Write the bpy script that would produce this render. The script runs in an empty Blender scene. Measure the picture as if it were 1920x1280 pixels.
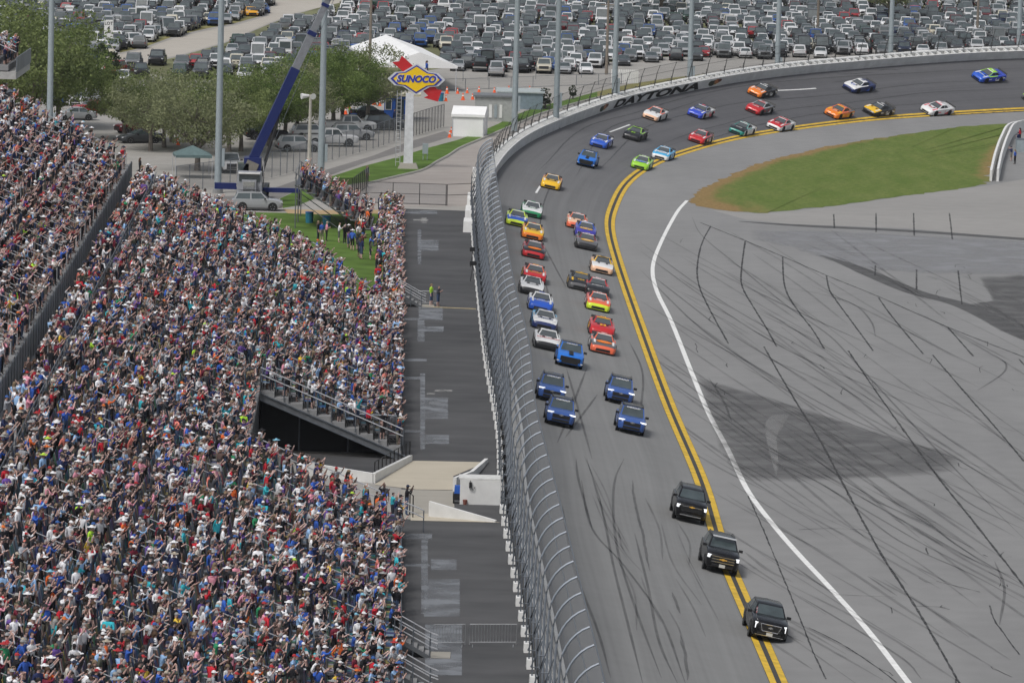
import bpy, bmesh, math, random
import numpy as np
from mathutils import Vector, Matrix
from mathutils.bvhtree import BVHTree
random.seed(7); RNG = np.random.default_rng(11)
SC = bpy.context.scene; COL = SC.collection
R = math.radians
# ---------------------------------------------------------------- camera
F = 10667.0; CH = 46.0; PITCH = R(6.3); ROLL = R(1.5)     # focal length in photo pixels, height, tilt, roll
fw = np.array([0, math.cos(PITCH), -math.sin(PITCH)]); rt0 = np.array([1., 0, 0]); up0 = np.cross(rt0, fw)
rt = rt0*math.cos(ROLL)+up0*math.sin(ROLL); up = np.cross(rt, fw); CP = np.array([0., 0, CH])
cam = bpy.data.cameras.new('camera'); camo = bpy.data.objects.new('camera', cam); COL.objects.link(camo)
cam.sensor_width = 36; cam.sensor_fit = 'HORIZONTAL'; cam.lens = 36*F/1920; cam.clip_start = 1; cam.clip_end = 6000
M = Matrix(((rt[0], up[0], -fw[0], 0), (rt[1], up[1], -fw[1], 0), (rt[2], up[2], -fw[2], CH), (0, 0, 0, 1)))
camo.matrix_world = M; SC.camera = camo
# ---------------------------------------------------------------- sky and sun (bright overcast)
W = bpy.data.worlds.new('World'); SC.world = W; W.use_nodes = True
wn = W.node_tree.nodes; wn.clear()
sky = wn.new('ShaderNodeTexSky'); sky.sky_type = 'NISHITA'; sky.sun_disc = False
SUN_EL, SUN_ROT = 58, 215
sky.sun_elevation = R(SUN_EL); sky.sun_rotation = R(SUN_ROT); sky.air_density = 1.0; sky.dust_density = 4.0; sky.ozone_density = 1.0
hs = wn.new('ShaderNodeHueSaturation'); hs.inputs['Saturation'].default_value = 0.42
bg = wn.new('ShaderNodeBackground'); bg.inputs[1].default_value = 0.11
wo = wn.new('ShaderNodeOutputWorld')
W.node_tree.links.new(sky.outputs[0], hs.inputs['Color']); W.node_tree.links.new(hs.outputs[0], bg.inputs[0]); W.node_tree.links.new(bg.outputs[0], wo.inputs[0])
sl = bpy.data.lights.new('sun', 'SUN'); sl.energy = 1.45; sl.angle = R(12); sl.color = (1, .985, .965)
so = bpy.data.objects.new('sun', sl); COL.objects.link(so)
_d = Vector((math.sin(R(SUN_ROT))*math.cos(R(SUN_EL)), math.cos(R(SUN_ROT))*math.cos(R(SUN_EL)), math.sin(R(SUN_EL))))
so.rotation_euler = _d.to_track_quat('Z', 'Y').to_euler(); so.location = (0, 300, 200)
vs = SC.view_settings; vs.view_transform = 'Standard'; vs.look = 'None'; vs.exposure = 0.14; vs.gamma = 1.0; vs.use_curve_mapping = False
# ---------------------------------------------------------------- pixel -> place helpers
GZ = 2.5                                                   # level of everything outside the track wall
def ray(x, y): return fw+rt*((x-960)/F)-up*((y-640)/F)
def at(x, y, z=0.0):
    d = ray(x, y); return CP+d*((z-CH)/d[2])
def G(x, y): return Vector(at(x, y, GZ))
def pix(p):
    q = np.asarray(p, float)-CP; Z = q@fw
    return 960+F*(q@rt)/Z, 640-F*(q@up)/Z, F/Z
def at_y(px, Y, z):                                        # point in the photo column px at depth Y and height z
    a = at(px, 640, z); b = at(px, 200, z); t = (Y-a[1])/(b[1]-a[1]); return Vector((a[0]+(b[0]-a[0])*t, Y, z))
def inpoly(p, poly):
    x, y = p; c = False; n = len(poly); j = n-1
    for i in range(n):
        if (poly[i][1] > y) != (poly[j][1] > y) and x < (poly[j][0]-poly[i][0])*(y-poly[i][1])/(poly[j][1]-poly[i][1])+poly[i][0]: c = not c
        j = i
    return c
# ---------------------------------------------------------------- materials
MATS = {}
def _base(name):
    m = bpy.data.materials.new(name); m.use_nodes = True; nt = m.node_tree
    b = nt.nodes['Principled BSDF']; return m, nt, b
def mat(name, col, rough=.6, metal=0., noise=.12, scale=3., bump=0., emit=0., spec=.4, coat=0.):
    if name in MATS: return MATS[name]
    m, nt, b = _base(name); b.inputs['Roughness'].default_value = rough; b.inputs['Metallic'].default_value = metal
    b.inputs['Specular IOR Level'].default_value = spec; b.inputs['Coat Weight'].default_value = coat
    c = (*col, 1)
    if noise > 0:
        g = nt.nodes.new('ShaderNodeNewGeometry'); n = nt.nodes.new('ShaderNodeTexNoise'); n.inputs['Scale'].default_value = scale; n.inputs['Detail'].default_value = 5
        r = nt.nodes.new('ShaderNodeValToRGB'); lo = 1-noise; hi = 1+noise
        r.color_ramp.elements[0].position = .3; r.color_ramp.elements[1].position = .7
        r.color_ramp.elements[0].color = (col[0]*lo, col[1]*lo, col[2]*lo, 1); r.color_ramp.elements[1].color = (min(1, col[0]*hi), min(1, col[1]*hi), min(1, col[2]*hi), 1)
        nt.links.new(g.outputs['Position'], n.inputs['Vector']); nt.links.new(n.outputs['Fac'], r.inputs[0]); nt.links.new(r.outputs[0], b.inputs['Base Color'])
        if bump:
            bp = nt.nodes.new('ShaderNodeBump'); bp.inputs['Strength'].default_value = bump; nt.links.new(n.outputs['Fac'], bp.inputs['Height']); nt.links.new(bp.outputs[0], b.inputs['Normal'])
    else: b.inputs['Base Color'].default_value = c
    if emit: b.inputs['Emission Color'].default_value = c; b.inputs['Emission Strength'].default_value = emit
    MATS[name] = m; return m
def amat(name, attr, rough=.8, coat=0., metal=0., noise=.0, spec=.4):       # colour comes from a property of the object or instance
    if name in MATS: return MATS[name]
    m, nt, b = _base(name); a = nt.nodes.new('ShaderNodeAttribute'); a.attribute_type = 'INSTANCER'; a.attribute_name = attr
    if noise:
        g = nt.nodes.new('ShaderNodeNewGeometry'); n = nt.nodes.new('ShaderNodeTexNoise'); n.inputs['Scale'].default_value = 9; n.inputs['Detail'].default_value = 3
        mr = nt.nodes.new('ShaderNodeMapRange'); mr.inputs[3].default_value = 1-noise; mr.inputs[4].default_value = 1+noise
        mx = nt.nodes.new('ShaderNodeVectorMath'); mx.operation = 'SCALE'
        nt.links.new(g.outputs['Position'], n.inputs['Vector']); nt.links.new(n.outputs['Fac'], mr.inputs[0]); nt.links.new(a.outputs['Color'], mx.inputs[0]); nt.links.new(mr.outputs[0], mx.inputs['Scale']); nt.links.new(mx.outputs[0], b.inputs['Base Color'])
    else: nt.links.new(a.outputs['Color'], b.inputs['Base Color'])
    b.inputs['Roughness'].default_value = rough; b.inputs['Coat Weight'].default_value = coat; b.inputs['Metallic'].default_value = metal; b.inputs['Specular IOR Level'].default_value = spec
    b.inputs['Coat Roughness'].default_value = .08
    MATS[name] = m; return m
def see_through(name, col, alpha, noise_scale=None, rough=.7, lo=.0, hi=1., uvstretch=None):
    """a film of fine wire or worn paint: col where present, clear elsewhere"""
    m, nt, b = _base(name); b.inputs['Base Color'].default_value = (*col, 1); b.inputs['Roughness'].default_value = rough; b.inputs['Alpha'].default_value = alpha
    b.inputs['Specular IOR Level'].default_value = .2
    if noise_scale:
        n = nt.nodes.new('ShaderNodeTexNoise'); n.inputs['Scale'].default_value = noise_scale; n.inputs['Detail'].default_value = 6
        if uvstretch:
            uv = nt.nodes.new('ShaderNodeUVMap'); mp = nt.nodes.new('ShaderNodeMapping'); mp.inputs['Scale'].default_value = uvstretch
            nt.links.new(uv.outputs[0], mp.inputs[0]); nt.links.new(mp.outputs[0], n.inputs['Vector'])
        else:
            g = nt.nodes.new('ShaderNodeNewGeometry'); nt.links.new(g.outputs['Position'], n.inputs['Vector'])
        mr = nt.nodes.new('ShaderNodeMapRange'); mr.inputs[1].default_value = .35; mr.inputs[2].default_value = .65; mr.inputs[3].default_value = alpha*lo; mr.inputs[4].default_value = min(1, alpha*hi)
        nt.links.new(n.outputs['Fac'], mr.inputs[0]); nt.links.new(mr.outputs[0], b.inputs['Alpha'])
    MATS[name] = m; return m
# ---------------------------------------------------------------- mesh builder
class MB:
    def __init__(s): s.v = []; s.f = []; s.m = []; s.uv = None
    def add(s, vs, fs, mi=0):
        o = len(s.v); s.v += [tuple(p) for p in vs]
        for k, f in enumerate(fs): s.f.append(tuple(o+i for i in f)); s.m.append(mi[k] if isinstance(mi, list) else mi)
        return s
    def box(s, c, sz, mi=0, rz=0., ry=0., taper=1.):
        x, y, z = sz[0]/2, sz[1]/2, sz[2]/2; M_ = Matrix.Rotation(rz, 3, 'Z') @ Matrix.Rotation(ry, 3, 'Y'); P = []
        for k in (-1, 1):
            t = taper if k > 0 else 1
            for a, b in ((-1, -1), (1, -1), (1, 1), (-1, 1)): P.append(Vector(c)+M_ @ Vector((a*x*t, b*y*t, k*z)))
        return s.add(P, [(0, 3, 2, 1), (4, 5, 6, 7), (0, 1, 5, 4), (1, 2, 6, 5), (2, 3, 7, 6), (3, 0, 4, 7)], mi)
    def tube(s, pts, r, n=6, mi=0, cap=True):
        P = [Vector(p) for p in pts]; rs = r if isinstance(r, (list, tuple)) else [r]*len(P); vs_ = []; fs = []
        for i, p in enumerate(P):
            t = (P[min(i+1, len(P)-1)]-P[max(i-1, 0)]).normalized()
            a = t.cross(Vector((0, 0, 1))) if abs(t.z) < .95 else t.cross(Vector((1, 0, 0))); a.normalize(); b = t.cross(a)
            for k in range(n):
                an = 2*math.pi*k/n; vs_.append(p+(a*math.cos(an)+b*math.sin(an))*rs[i])
        for i in range(len(P)-1):
            for k in range(n): fs.append((i*n+k, i*n+(k+1) % n, (i+1)*n+(k+1) % n, (i+1)*n+k))
        if cap: fs += [tuple(range(n)), tuple(reversed(range((len(P)-1)*n, len(P)*n)))]
        return s.add(vs_, fs, mi)
    def prism(s, poly, z0, z1, mi=0):                        # poly in xy
        n = len(poly); vs_ = [(p[0], p[1], z0) for p in poly]+[(p[0], p[1], z1) for p in poly]
        fs = [tuple(reversed(range(n))), tuple(range(n, 2*n))]+[(i, (i+1) % n, n+(i+1) % n, n+i) for i in range(n)]
        return s.add(vs_, fs, mi)
    def mesh(s, name, mats, smooth=None):
        me = bpy.data.meshes.new(name); me.from_pydata(s.v, [], s.f)
        for m in (mats if isinstance(mats, (list, tuple)) else [mats]): me.materials.append(m)
        if any(s.m): me.polygons.foreach_set('material_index', s.m)
        if s.uv:
            l = me.uv_layers.new(name='UVMap'); l.data.foreach_set('uv', [c for f in s.f for i in f for c in s.uv[i]])
        if smooth is not None:
            me.polygons.foreach_set('use_smooth', [True]*len(me.polygons))
            me.set_sharp_from_angle(angle=R(smooth))
        me.update(); return me
    def build(s, name, mats, parent=None, smooth=None): return link(name, s.mesh(name, mats, smooth), parent)
def link(name, me, parent=None, mw=None):
    o = bpy.data.objects.new(name, me); COL.objects.link(o)
    if parent is not None: o.parent = parent
    if mw is not None: o.matrix_world = mw if parent is None else o.matrix_world
    return o
def empty(name, loc=(0, 0, 0), rz=0.):
    o = bpy.data.objects.new(name, None); COL.objects.link(o); o.location = loc; o.rotation_euler = (0, 0, rz); o.empty_display_size = .3; return o
def tag(o, label, cat, group=None):
    o['label'] = label; o['category'] = cat
    if group: o['group'] = group
    return o
def struct(o): o['kind'] = 'structure'; return o
def stuff(o, label=None, cat=None):
    o['kind'] = 'stuff'
    if label: o['label'] = label; o['category'] = cat
    return o
def bench_eval(obs):                                          # evaluate helper objects to plain meshes
    for ob in obs: COL.objects.link(ob)
    dg = bpy.context.evaluated_depsgraph_get(); dg.update(); out = [bpy.data.meshes.new_from_object(ob.evaluated_get(dg)) for ob in obs]
    for ob in obs: bpy.data.objects.remove(ob)
    return out
_TXT = {}
def prepare_text(keys):
    obs = []
    for txt, shear in keys:
        cu = bpy.data.curves.new('text', 'FONT'); cu.body = txt; cu.size = 1; cu.extrude = .05; cu.align_x = 'CENTER'; cu.align_y = 'CENTER'; cu.offset = .05 if shear else .02; cu.shear = shear; cu.resolution_u = 3; obs.append(bpy.data.objects.new('text', cu))
    for k, me in zip(keys, bench_eval(obs)): _TXT[k] = me
def text_mesh(txt, size=1., extrude=.01, bold=.0, shear=0.):
    k = (txt, shear)
    if k not in _TXT: prepare_text([k])
    me = _TXT[k].copy(); me.transform(Matrix.Diagonal((size, size, extrude/.05, 1))); return me
prepare_text([('DAYTONA', .25), ('SUNOCO', .25)]+[(w, 0.) for w in 'DISCOUNT TIRE|Health|FASTENAL|PROGRESS|Pennzoil|LOVE\'S|MENARDS|FIFTH|DEWALT|M|COOK|JOCKEY|FR8|KING|NAPA|HENDRICK|SCOTTS|CHILI|KROGER|AXALTA|QUICK|HAAS|KAULIG|BOX|SPIRE|NIRO|CV|KEYSTONE|CHEVROLET|LOT|2|43|17|54|22|15|34|12|60|20|19|23|51|99|4|42|8|9|38|5|35|78|77|71|47|24|21|41|16|7|10|1|33|6|62'.split('|')])
def catmull(P, n=12):
    P = np.array(P, float); P = np.vstack([2*P[0]-P[1], P, 2*P[-1]-P[-2]]); out = []
    for i in range(1, len(P)-2):
        a, b, c, d = P[i-1:i+3]
        for t in np.linspace(0, 1, n, endpoint=False): out.append(.5*((2*b)+(-a+c)*t+(2*a-5*b+4*c-d)*t*t+(-a+3*b-3*c+d)*t**3))
    out.append(P[-2]); return np.array(out)
def resample(P, step):
    P = np.asarray(P, float); d = np.r_[0, np.cumsum(np.linalg.norm(np.diff(P, axis=0), axis=1))]; n = max(2, int(d[-1]/step)+1); q = np.linspace(0, d[-1], n)
    return np.stack([np.interp(q, d, P[:, k]) for k in range(P.shape[1])], 1)
def sheet(name, poly, z, m, parent=None, pixels=True, zpix=None):
    """flat sheet from an outline (photo pixels on the plane zpix, or xy)"""
    P = [at(x, y, z if zpix is None else zpix)[:2] for x, y in poly] if pixels else poly
    bm = bmesh.new(); f = bm.faces.new([bm.verts.new((p[0], p[1], z)) for p in P]); bmesh.ops.triangulate(bm, faces=[f]); bmesh.ops.recalc_face_normals(bm, faces=bm.faces)
    for f in bm.faces:
        if f.normal.z < 0: f.normal_flip()
    me = bpy.data.meshes.new(name); bm.to_mesh(me); bm.free(); me.materials.append(m); return link(name, me, parent)
def ribbon(P, wd, z, surf=None):
    """strip of width wd along xy polyline P (z over ground or over the track surface)"""
    P = np.asarray(P)[:, :2]; T = np.gradient(P, axis=0); T /= np.linalg.norm(T, axis=1)[:, None]+1e-9; N = np.stack([-T[:, 1], T[:, 0]], 1)
    w = np.asarray(wd) if not np.isscalar(wd) else np.full(len(P), wd); b = MB(); vs_ = []; uv = []; dist = np.r_[0, np.cumsum(np.linalg.norm(np.diff(P, axis=0), axis=1))]
    for i in range(len(P)):
        for k in (-.5, .5):
            q = P[i]+N[i]*w[i]*k; zz = z+(surf(q[0], q[1]) if surf else 0); vs_.append((q[0], q[1], zz)); uv.append((dist[i], k*w[i]))
    b.add(vs_, [(2*i, 2*i+2, 2*i+3, 2*i+1) for i in range(len(P)-1)]); b.uv = uv
    return b
# ================================================================ the speedway: ground, track, wall, fence
def asphalt(name, c0, c1, streak=0., fine=.5, uv=True, rough=.85, sx=.02, sy=1.4):
    m, nt, b = _base(name); b.inputs['Roughness'].default_value = rough; b.inputs['Specular IOR Level'].default_value = .25
    L = nt.links.new; g = nt.nodes.new('ShaderNodeNewGeometry')
    big = nt.nodes.new('ShaderNodeTexNoise'); big.inputs['Scale'].default_value = .045; big.inputs['Detail'].default_value = 6; L(g.outputs['Position'], big.inputs['Vector'])
    fn = nt.nodes.new('ShaderNodeTexNoise'); fn.inputs['Scale'].default_value = fine; fn.inputs['Detail'].default_value = 8; L(g.outputs['Position'], fn.inputs['Vector'])
    a = nt.nodes.new('ShaderNodeMath'); a.operation = 'MULTIPLY_ADD'; a.inputs[1].default_value = .55; L(big.outputs['Fac'], a.inputs[0])
    f2 = nt.nodes.new('ShaderNodeMath'); f2.operation = 'MULTIPLY'; f2.inputs[1].default_value = .45; L(fn.outputs['Fac'], f2.inputs[0]); L(f2.outputs[0], a.inputs[2]); out = a
    if streak:
        st_ = nt.nodes.new('ShaderNodeTexNoise'); st_.inputs['Scale'].default_value = 1; st_.inputs['Detail'].default_value = 5
        mp = nt.nodes.new('ShaderNodeMapping'); mp.inputs['Scale'].default_value = (sx, sy, 1)
        if uv: u = nt.nodes.new('ShaderNodeUVMap'); L(u.outputs[0], mp.inputs[0])
        else: L(g.outputs['Position'], mp.inputs[0])
        L(mp.outputs[0], st_.inputs['Vector'])
        mx = nt.nodes.new('ShaderNodeMix'); mx.inputs[0].default_value = streak; L(out.outputs[0], mx.inputs[2]); L(st_.outputs['Fac'], mx.inputs[3]); outs = mx.outputs[0]
    else: outs = out.outputs[0]
    r = nt.nodes.new('ShaderNodeValToRGB'); r.color_ramp.elements[0].position = .32; r.color_ramp.elements[1].position = .68
    r.color_ramp.elements[0].color = (*c0, 1); r.color_ramp.elements[1].color = (*c1, 1); L(outs, r.inputs[0]); L(r.outputs[0], b.inputs['Base Color'])
    bp = nt.nodes.new('ShaderNodeBump'); bp.inputs['Strength'].default_value = .15; bp.inputs['Distance'].default_value = .02; L(fn.outputs['Fac'], bp.inputs['Height']); L(bp.outputs[0], b.inputs['Normal'])
    MATS[name] = m; return m
A_TRACK = asphalt('track_asphalt', (.115, .114, .113), (.165, .164, .160), .6)
A_TURN = asphalt('turn_asphalt', (.066, .066, .069), (.098, .098, .100), .6)
A_APRON = asphalt('apron_asphalt', (.185, .185, .183), (.252, .251, .247), .35, uv=False, sx=.25, sy=.02)
A_PIT = asphalt('pit_concrete', (.235, .23, .218), (.31, .30, .285), .3, uv=False)
A_DARK = asphalt('walk_asphalt', (.044, .045, .047), (.098, .098, .100), .5, uv=False, sx=.12, sy=.35)
A_LOT = asphalt('lot_paving', (.25, .24, .22), (.36, .345, .32), .3, uv=False)
A_ROAD = asphalt('service_road', (.26, .235, .215), (.36, .33, .305), .4, uv=False)
YP = [(1440, 1280), (1340, 1040), (1300, 905), (1240, 760), (1190, 620), (1150, 500), (1133, 430), (1140, 390), (1165, 345), (1210, 312), (1280, 285), (1400, 255), (1600, 228), (1750, 217), (1920, 208)]
yw = [at(x, y)[:2] for x, y in YP]
d0 = yw[0]-yw[1]; yw = [yw[0]+d0*3.0] + yw
e = yw[-1]; t = yw[-1]-yw[-2]; a = math.atan2(t[1], t[0]); ext = []
for k in range(1, 13):
    a -= R(5.2); e = e+np.array([math.cos(a), math.sin(a)])*17; ext.append(e)
YC = resample(catmull(yw+ext, 16), 2.0)
for _ in range(6): YC[1:-1] = (YC[:-2]+2*YC[1:-1]+YC[2:])/4
_T = np.gradient(YC, axis=0); _T /= np.linalg.norm(_T, axis=1)[:, None]; YC = resample(YC-np.stack([-_T[:, 1], _T[:, 0]], 1)*.97, 2.0)
YT = np.gradient(YC, axis=0); YT /= np.linalg.norm(YT, axis=1)[:, None]; YN = np.stack([-YT[:, 1], YT[:, 0]], 1)
YS = np.r_[0, np.cumsum(np.linalg.norm(np.diff(YC, axis=0), axis=1))]
TW = 12.32
_far = YC[:, 0]+YC[:, 1]
def bank(i):
    return R(np.interp(YS[i], [YS[np.argmin(abs(YC[:, 1]-y)+(YC[:, 0] > 70)*999)] for y in (300, 560, 592, 613, 633, 648, 668, 684)]+[YS[-1]], [11.1, 11.1, 12.5, 15.4, 17.7, 20.5, 23.3, 26.2, 29]))
YB = np.array([bank(i) for i in range(len(YC))])
for _ in range(10): YB[1:-1] = (YB[:-2]+2*YB[1:-1]+YB[2:])/4
YK = np.interp(YS, [YS[np.argmin(abs(YC[:, 1]-y)+(YC[:, 0] > 70)*999)] for y in (480, 580)], [11.85/TW, 1.])
def tpt(i, v, h=0.):                                        # point on the track: station i, v metres up the bank, h above the surface
    b = YB[i]; v = v*YK[i] if v <= TW else TW*YK[i]+v-TW; q = YC[i]+YN[i]*(v*math.cos(b)-h*math.sin(b)); return Vector((q[0], q[1], v*math.sin(b)+h*math.cos(b)))
NV = 8; b = MB(); uv = []
for i in range(len(YC)):
    for k in range(NV+1): b.v.append(tuple(tpt(i, TW*k/NV))); uv.append((YS[i], TW*k/NV))
for i in range(len(YC)-1):
    for k in range(NV): b.f.append((i*(NV+1)+k, (i+1)*(NV+1)+k, (i+1)*(NV+1)+k+1, i*(NV+1)+k+1)); b.m.append(1 if YC[i][1] > 560 else 0)
b.uv = uv
# gradual change of surface: fresh asphalt on the flat, dark racing surface in the turn
m, nt, bs = _base('racing_surface'); MATS['racing_surface'] = m
bs.inputs['Roughness'].default_value = .82; bs.inputs['Specular IOR Level'].default_value = .25
def _mk(m_src):
    pass
L = nt.links.new; u = nt.nodes.new('ShaderNodeUVMap'); g = nt.nodes.new('ShaderNodeNewGeometry')
def nz(scale, vec, det=6):
    n = nt.nodes.new('ShaderNodeTexNoise'); n.inputs['Scale'].default_value = scale; n.inputs['Detail'].default_value = det; L(vec, n.inputs['Vector']); return n.outputs['Fac']
mp = nt.nodes.new('ShaderNodeMapping'); mp.inputs['Scale'].default_value = (.012, 1.1, 1); L(u.outputs[0], mp.inputs[0])
mp2 = nt.nodes.new('ShaderNodeMapping'); mp2.inputs['Scale'].default_value = (.03, 4.5, 1); L(u.outputs[0], mp2.inputs[0])
def mth(op, a_, b_):
    n = nt.nodes.new('ShaderNodeMath'); n.operation = op
    for k, x in enumerate((a_, b_)):
        if isinstance(x, (int, float)): n.inputs[k].default_value = x
        else: L(x, n.inputs[k])
    return n.outputs[0]
mixf = mth('ADD', mth('ADD', mth('MULTIPLY', nz(1, mp.outputs[0]), .4), mth('MULTIPLY', nz(1, mp2.outputs[0]), .25)), mth('ADD', mth('MULTIPLY', nz(.06, g.outputs['Position']), .2), mth('MULTIPLY', nz(.9, g.outputs['Position'], 8), .15)))
sx_ = nt.nodes.new('ShaderNodeSeparateXYZ'); L(u.outputs[0], sx_.inputs[0])
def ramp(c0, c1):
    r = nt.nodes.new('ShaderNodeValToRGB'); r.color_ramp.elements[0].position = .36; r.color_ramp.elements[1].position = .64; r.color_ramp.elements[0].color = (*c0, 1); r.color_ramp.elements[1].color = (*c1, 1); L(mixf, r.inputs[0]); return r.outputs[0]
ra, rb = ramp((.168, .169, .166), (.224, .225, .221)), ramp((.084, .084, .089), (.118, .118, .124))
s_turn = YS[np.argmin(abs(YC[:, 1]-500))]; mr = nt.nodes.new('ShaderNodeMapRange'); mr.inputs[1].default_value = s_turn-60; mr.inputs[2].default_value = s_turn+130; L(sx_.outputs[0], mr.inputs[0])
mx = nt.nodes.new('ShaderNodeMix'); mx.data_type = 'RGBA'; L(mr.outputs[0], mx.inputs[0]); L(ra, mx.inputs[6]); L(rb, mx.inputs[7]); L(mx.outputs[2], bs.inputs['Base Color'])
b.m = [0]*len(b.f)
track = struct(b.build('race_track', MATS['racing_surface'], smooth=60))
_bvh = BVHTree.FromPolygons([Vector(v) for v in b.v], b.f)
def tz(x, y):
    h = _bvh.ray_cast(Vector((x, y, 60)), Vector((0, 0, -1))); return h[0].z if h[0] else 0.
def on_track(px, py):
    d = Vector(ray(px, py)).normalized(); h = _bvh.ray_cast(Vector(CP), d)
    p = h[0] if h[0] else Vector(at(px, py, 0)); return p, (h[1] if h[0] and h[1].z > 0 else (-h[1] if h[0] else Vector((0, 0, 1))))
def near_i(p): return int(np.argmin((YC[:, 0]-p[0])**2+(YC[:, 1]-p[1])**2))
# the level infield (apron, pit road) and the land outside the wall
b = MB(); b.v = [(400., 380., 0.), (YC[0][0]+5, -400., 0.)]+[(p[0], p[1], 0.) for p in YC]; b.f = [(0, i+3, i+2) for i in range(len(YC)-1)]+[(0, 2, 1)]; b.m = [0]*len(b.f)
infield = struct(b.build('infield_pavement', A_APRON))
outer = [tuple(tpt(i, TW+1.0)[:2]) for i in range(len(YC))]
b = MB(); cc = np.array([60., 400.]); oo = [(outer[0][0]+3, -400.)]+outer+[(3000., outer[-1][1]-400)]
for p in oo: q = np.array(p)-cc; q = cc+q/np.linalg.norm(q)*4500; b.v += [(p[0], p[1], GZ), (q[0], q[1], GZ)]
b.f = [(2*i, 2*i+1, 2*i+3, 2*i+2) for i in range(len(oo)-1)]; b.m = [0]*len(b.f)
ground = struct(b.build('ground', A_LOT))
# markings
PY = mat('yellow_line_paint', (.62, .40, .035), .7, noise=.22, scale=1.5); PW = mat('white_line_paint', (.72, .72, .70), .7, noise=.12, scale=2); PD = mat('line_gap_tar', (.05, .048, .045), .8)
def rail_line(v0, v1, h, m, name, i0=0, i1=None):
    i1 = len(YC) if i1 is None else i1; bb = MB(); uv_ = []
    for i in range(i0, i1):
        for v in (v0, v1):
            q = YC[i]+YN[i]*v; zz = max(0, v)*math.sin(YB[i])+h; bb.v.append((YC[i][0]+YN[i][0]*v*(math.cos(YB[i]) if v > 0 else 1), YC[i][1]+YN[i][1]*v*(math.cos(YB[i]) if v > 0 else 1), zz)); uv_.append((YS[i], v))
    n = i1-i0; bb.f = [(2*k, 2*k+2, 2*k+3, 2*k+1) for k in range(n-1)]; bb.m = [0]*len(bb.f); bb.uv = uv_
    return bb.build(name, m, track)
rail_line(-.02, 1.0, .012, PD, 'line_border'); rail_line(.62, .97, .02, PY, 'yellow_line'); rail_line(.0, .35, .02, PY, 'yellow_line')
WP = [(1288, 376), (1268, 400), (1239, 455), (1224, 500), (1231, 544), (1259, 603), (1298, 701), (1329, 775), (1364, 841), (1402, 919), (1452, 986), (1498, 1039), (1558, 1103), (1627, 1181), (1700, 1275), (1790, 1390)]
wl = resample(catmull([at(x, y)[:2] for x, y in WP], 10), 1.)
ribbon(wl, .33, .006).build('pit_entry_line', PW, infield)
for (a_, b_) in (((1458, 170), (1530, 166)), ((1005, 362), (1013, 349)), ((1143, 248), (1181, 234))):
    p, q = on_track(*a_)[0], on_track(*b_)[0]; ribbon(resample([p[:2], q[:2]], .8), .2, .012, tz).build('lane_dash', PW, track)
# grass island with scorched edge
GP = [(1290, 378, 1), (1300, 365, 1), (1330, 347, 1), (1364, 331, 1), (1405, 313, 1), (1448, 299, 1), (1549, 275, .85), (1649, 259, .5), (1784, 240, .25), (1850, 234, .1), (1902, 231, .1), (1897, 245, .3), (1885, 265, .5), (1872, 290, .7), (1858, 318, .8), (1850, 346, .4), (1785, 356, 0), (1717, 364, 0), (1549, 388, 0), (1424, 400, .3), (1370, 396, .8), (1327, 391, 1)]
gm, nt, bs = _base('infield_grass'); MATS['infield_grass'] = gm; L = nt.links.new; bs.inputs['Roughness'].default_value = .95; bs.inputs['Specular IOR Level'].default_value = .1
at_ = nt.nodes.new('ShaderNodeAttribute'); at_.attribute_name = 'scorch'; g = nt.nodes.new('ShaderNodeNewGeometry')
mp = nt.nodes.new('ShaderNodeMapping'); mp.inputs['Scale'].default_value = (.45, .10, 1); L(g.outputs['Position'], mp.inputs[0])
n1 = nt.nodes.new('ShaderNodeTexNoise'); n1.inputs['Scale'].default_value = 1; n1.inputs['Detail'].default_value = 7; L(mp.outputs[0], n1.inputs['Vector'])
n2 = nt.nodes.new('ShaderNodeTexNoise'); n2.inputs['Scale'].default_value = 2.5; n2.inputs['Detail'].default_value = 6; L(g.outputs['Position'], n2.inputs['Vector'])
def cramp(c0, c1, src, p0=.35, p1=.65):
    r = nt.nodes.new('ShaderNodeValToRGB'); r.color_ramp.elements[0].position = p0; r.color_ramp.elements[1].position = p1; r.color_ramp.elements[0].color = (*c0, 1); r.color_ramp.elements[1].color = (*c1, 1); L(src, r.inputs[0]); return r.outputs[0]
gr = cramp((.095, .142, .030), (.138, .172, .048), n1.outputs['Fac'], .3, .7); br = cramp((.19, .125, .05), (.27, .19, .085), n2.outputs['Fac'])
ad = nt.nodes.new('ShaderNodeMath'); ad.operation = 'MULTIPLY_ADD'; ad.inputs[1].default_value = .7; ad.inputs[2].default_value = -.35; L(n1.outputs['Fac'], ad.inputs[0])
a2 = nt.nodes.new('ShaderNodeMath'); a2.operation = 'ADD'; L(at_.outputs['Fac'], a2.inputs[0]); L(ad.outputs[0], a2.inputs[1])
mrr = nt.nodes.new('ShaderNodeMapRange'); mrr.interpolation_type = 'SMOOTHSTEP'; mrr.inputs[1].default_value = .25; mrr.inputs[2].default_value = .8; L(a2.outputs[0], mrr.inputs[0])
n3 = nt.nodes.new('ShaderNodeTexNoise'); n3.inputs['Scale'].default_value = 1.6; n3.inputs['Detail'].default_value = 8; n3.inputs['Roughness'].default_value = .75; L(g.outputs['Position'], n3.inputs['Vector'])
gmix = nt.nodes.new('ShaderNodeMix'); gmix.data_type = 'RGBA'; gmix.blend_type = 'MULTIPLY'; gmix.inputs[0].default_value = .75; L(gr, gmix.inputs[6]); L(cramp((.62, .66, .6), (1.3, 1.25, 1.3), n3.outputs['Fac'], .38, .62), gmix.inputs[7])
mx = nt.nodes.new('ShaderNodeMix'); mx.data_type = 'RGBA'; L(mrr.outputs[0], mx.inputs[0]); L(gmix.outputs[2], mx.inputs[6]); L(br, mx.inputs[7]); L(mx.outputs[2], bs.inputs['Base Color'])
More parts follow.
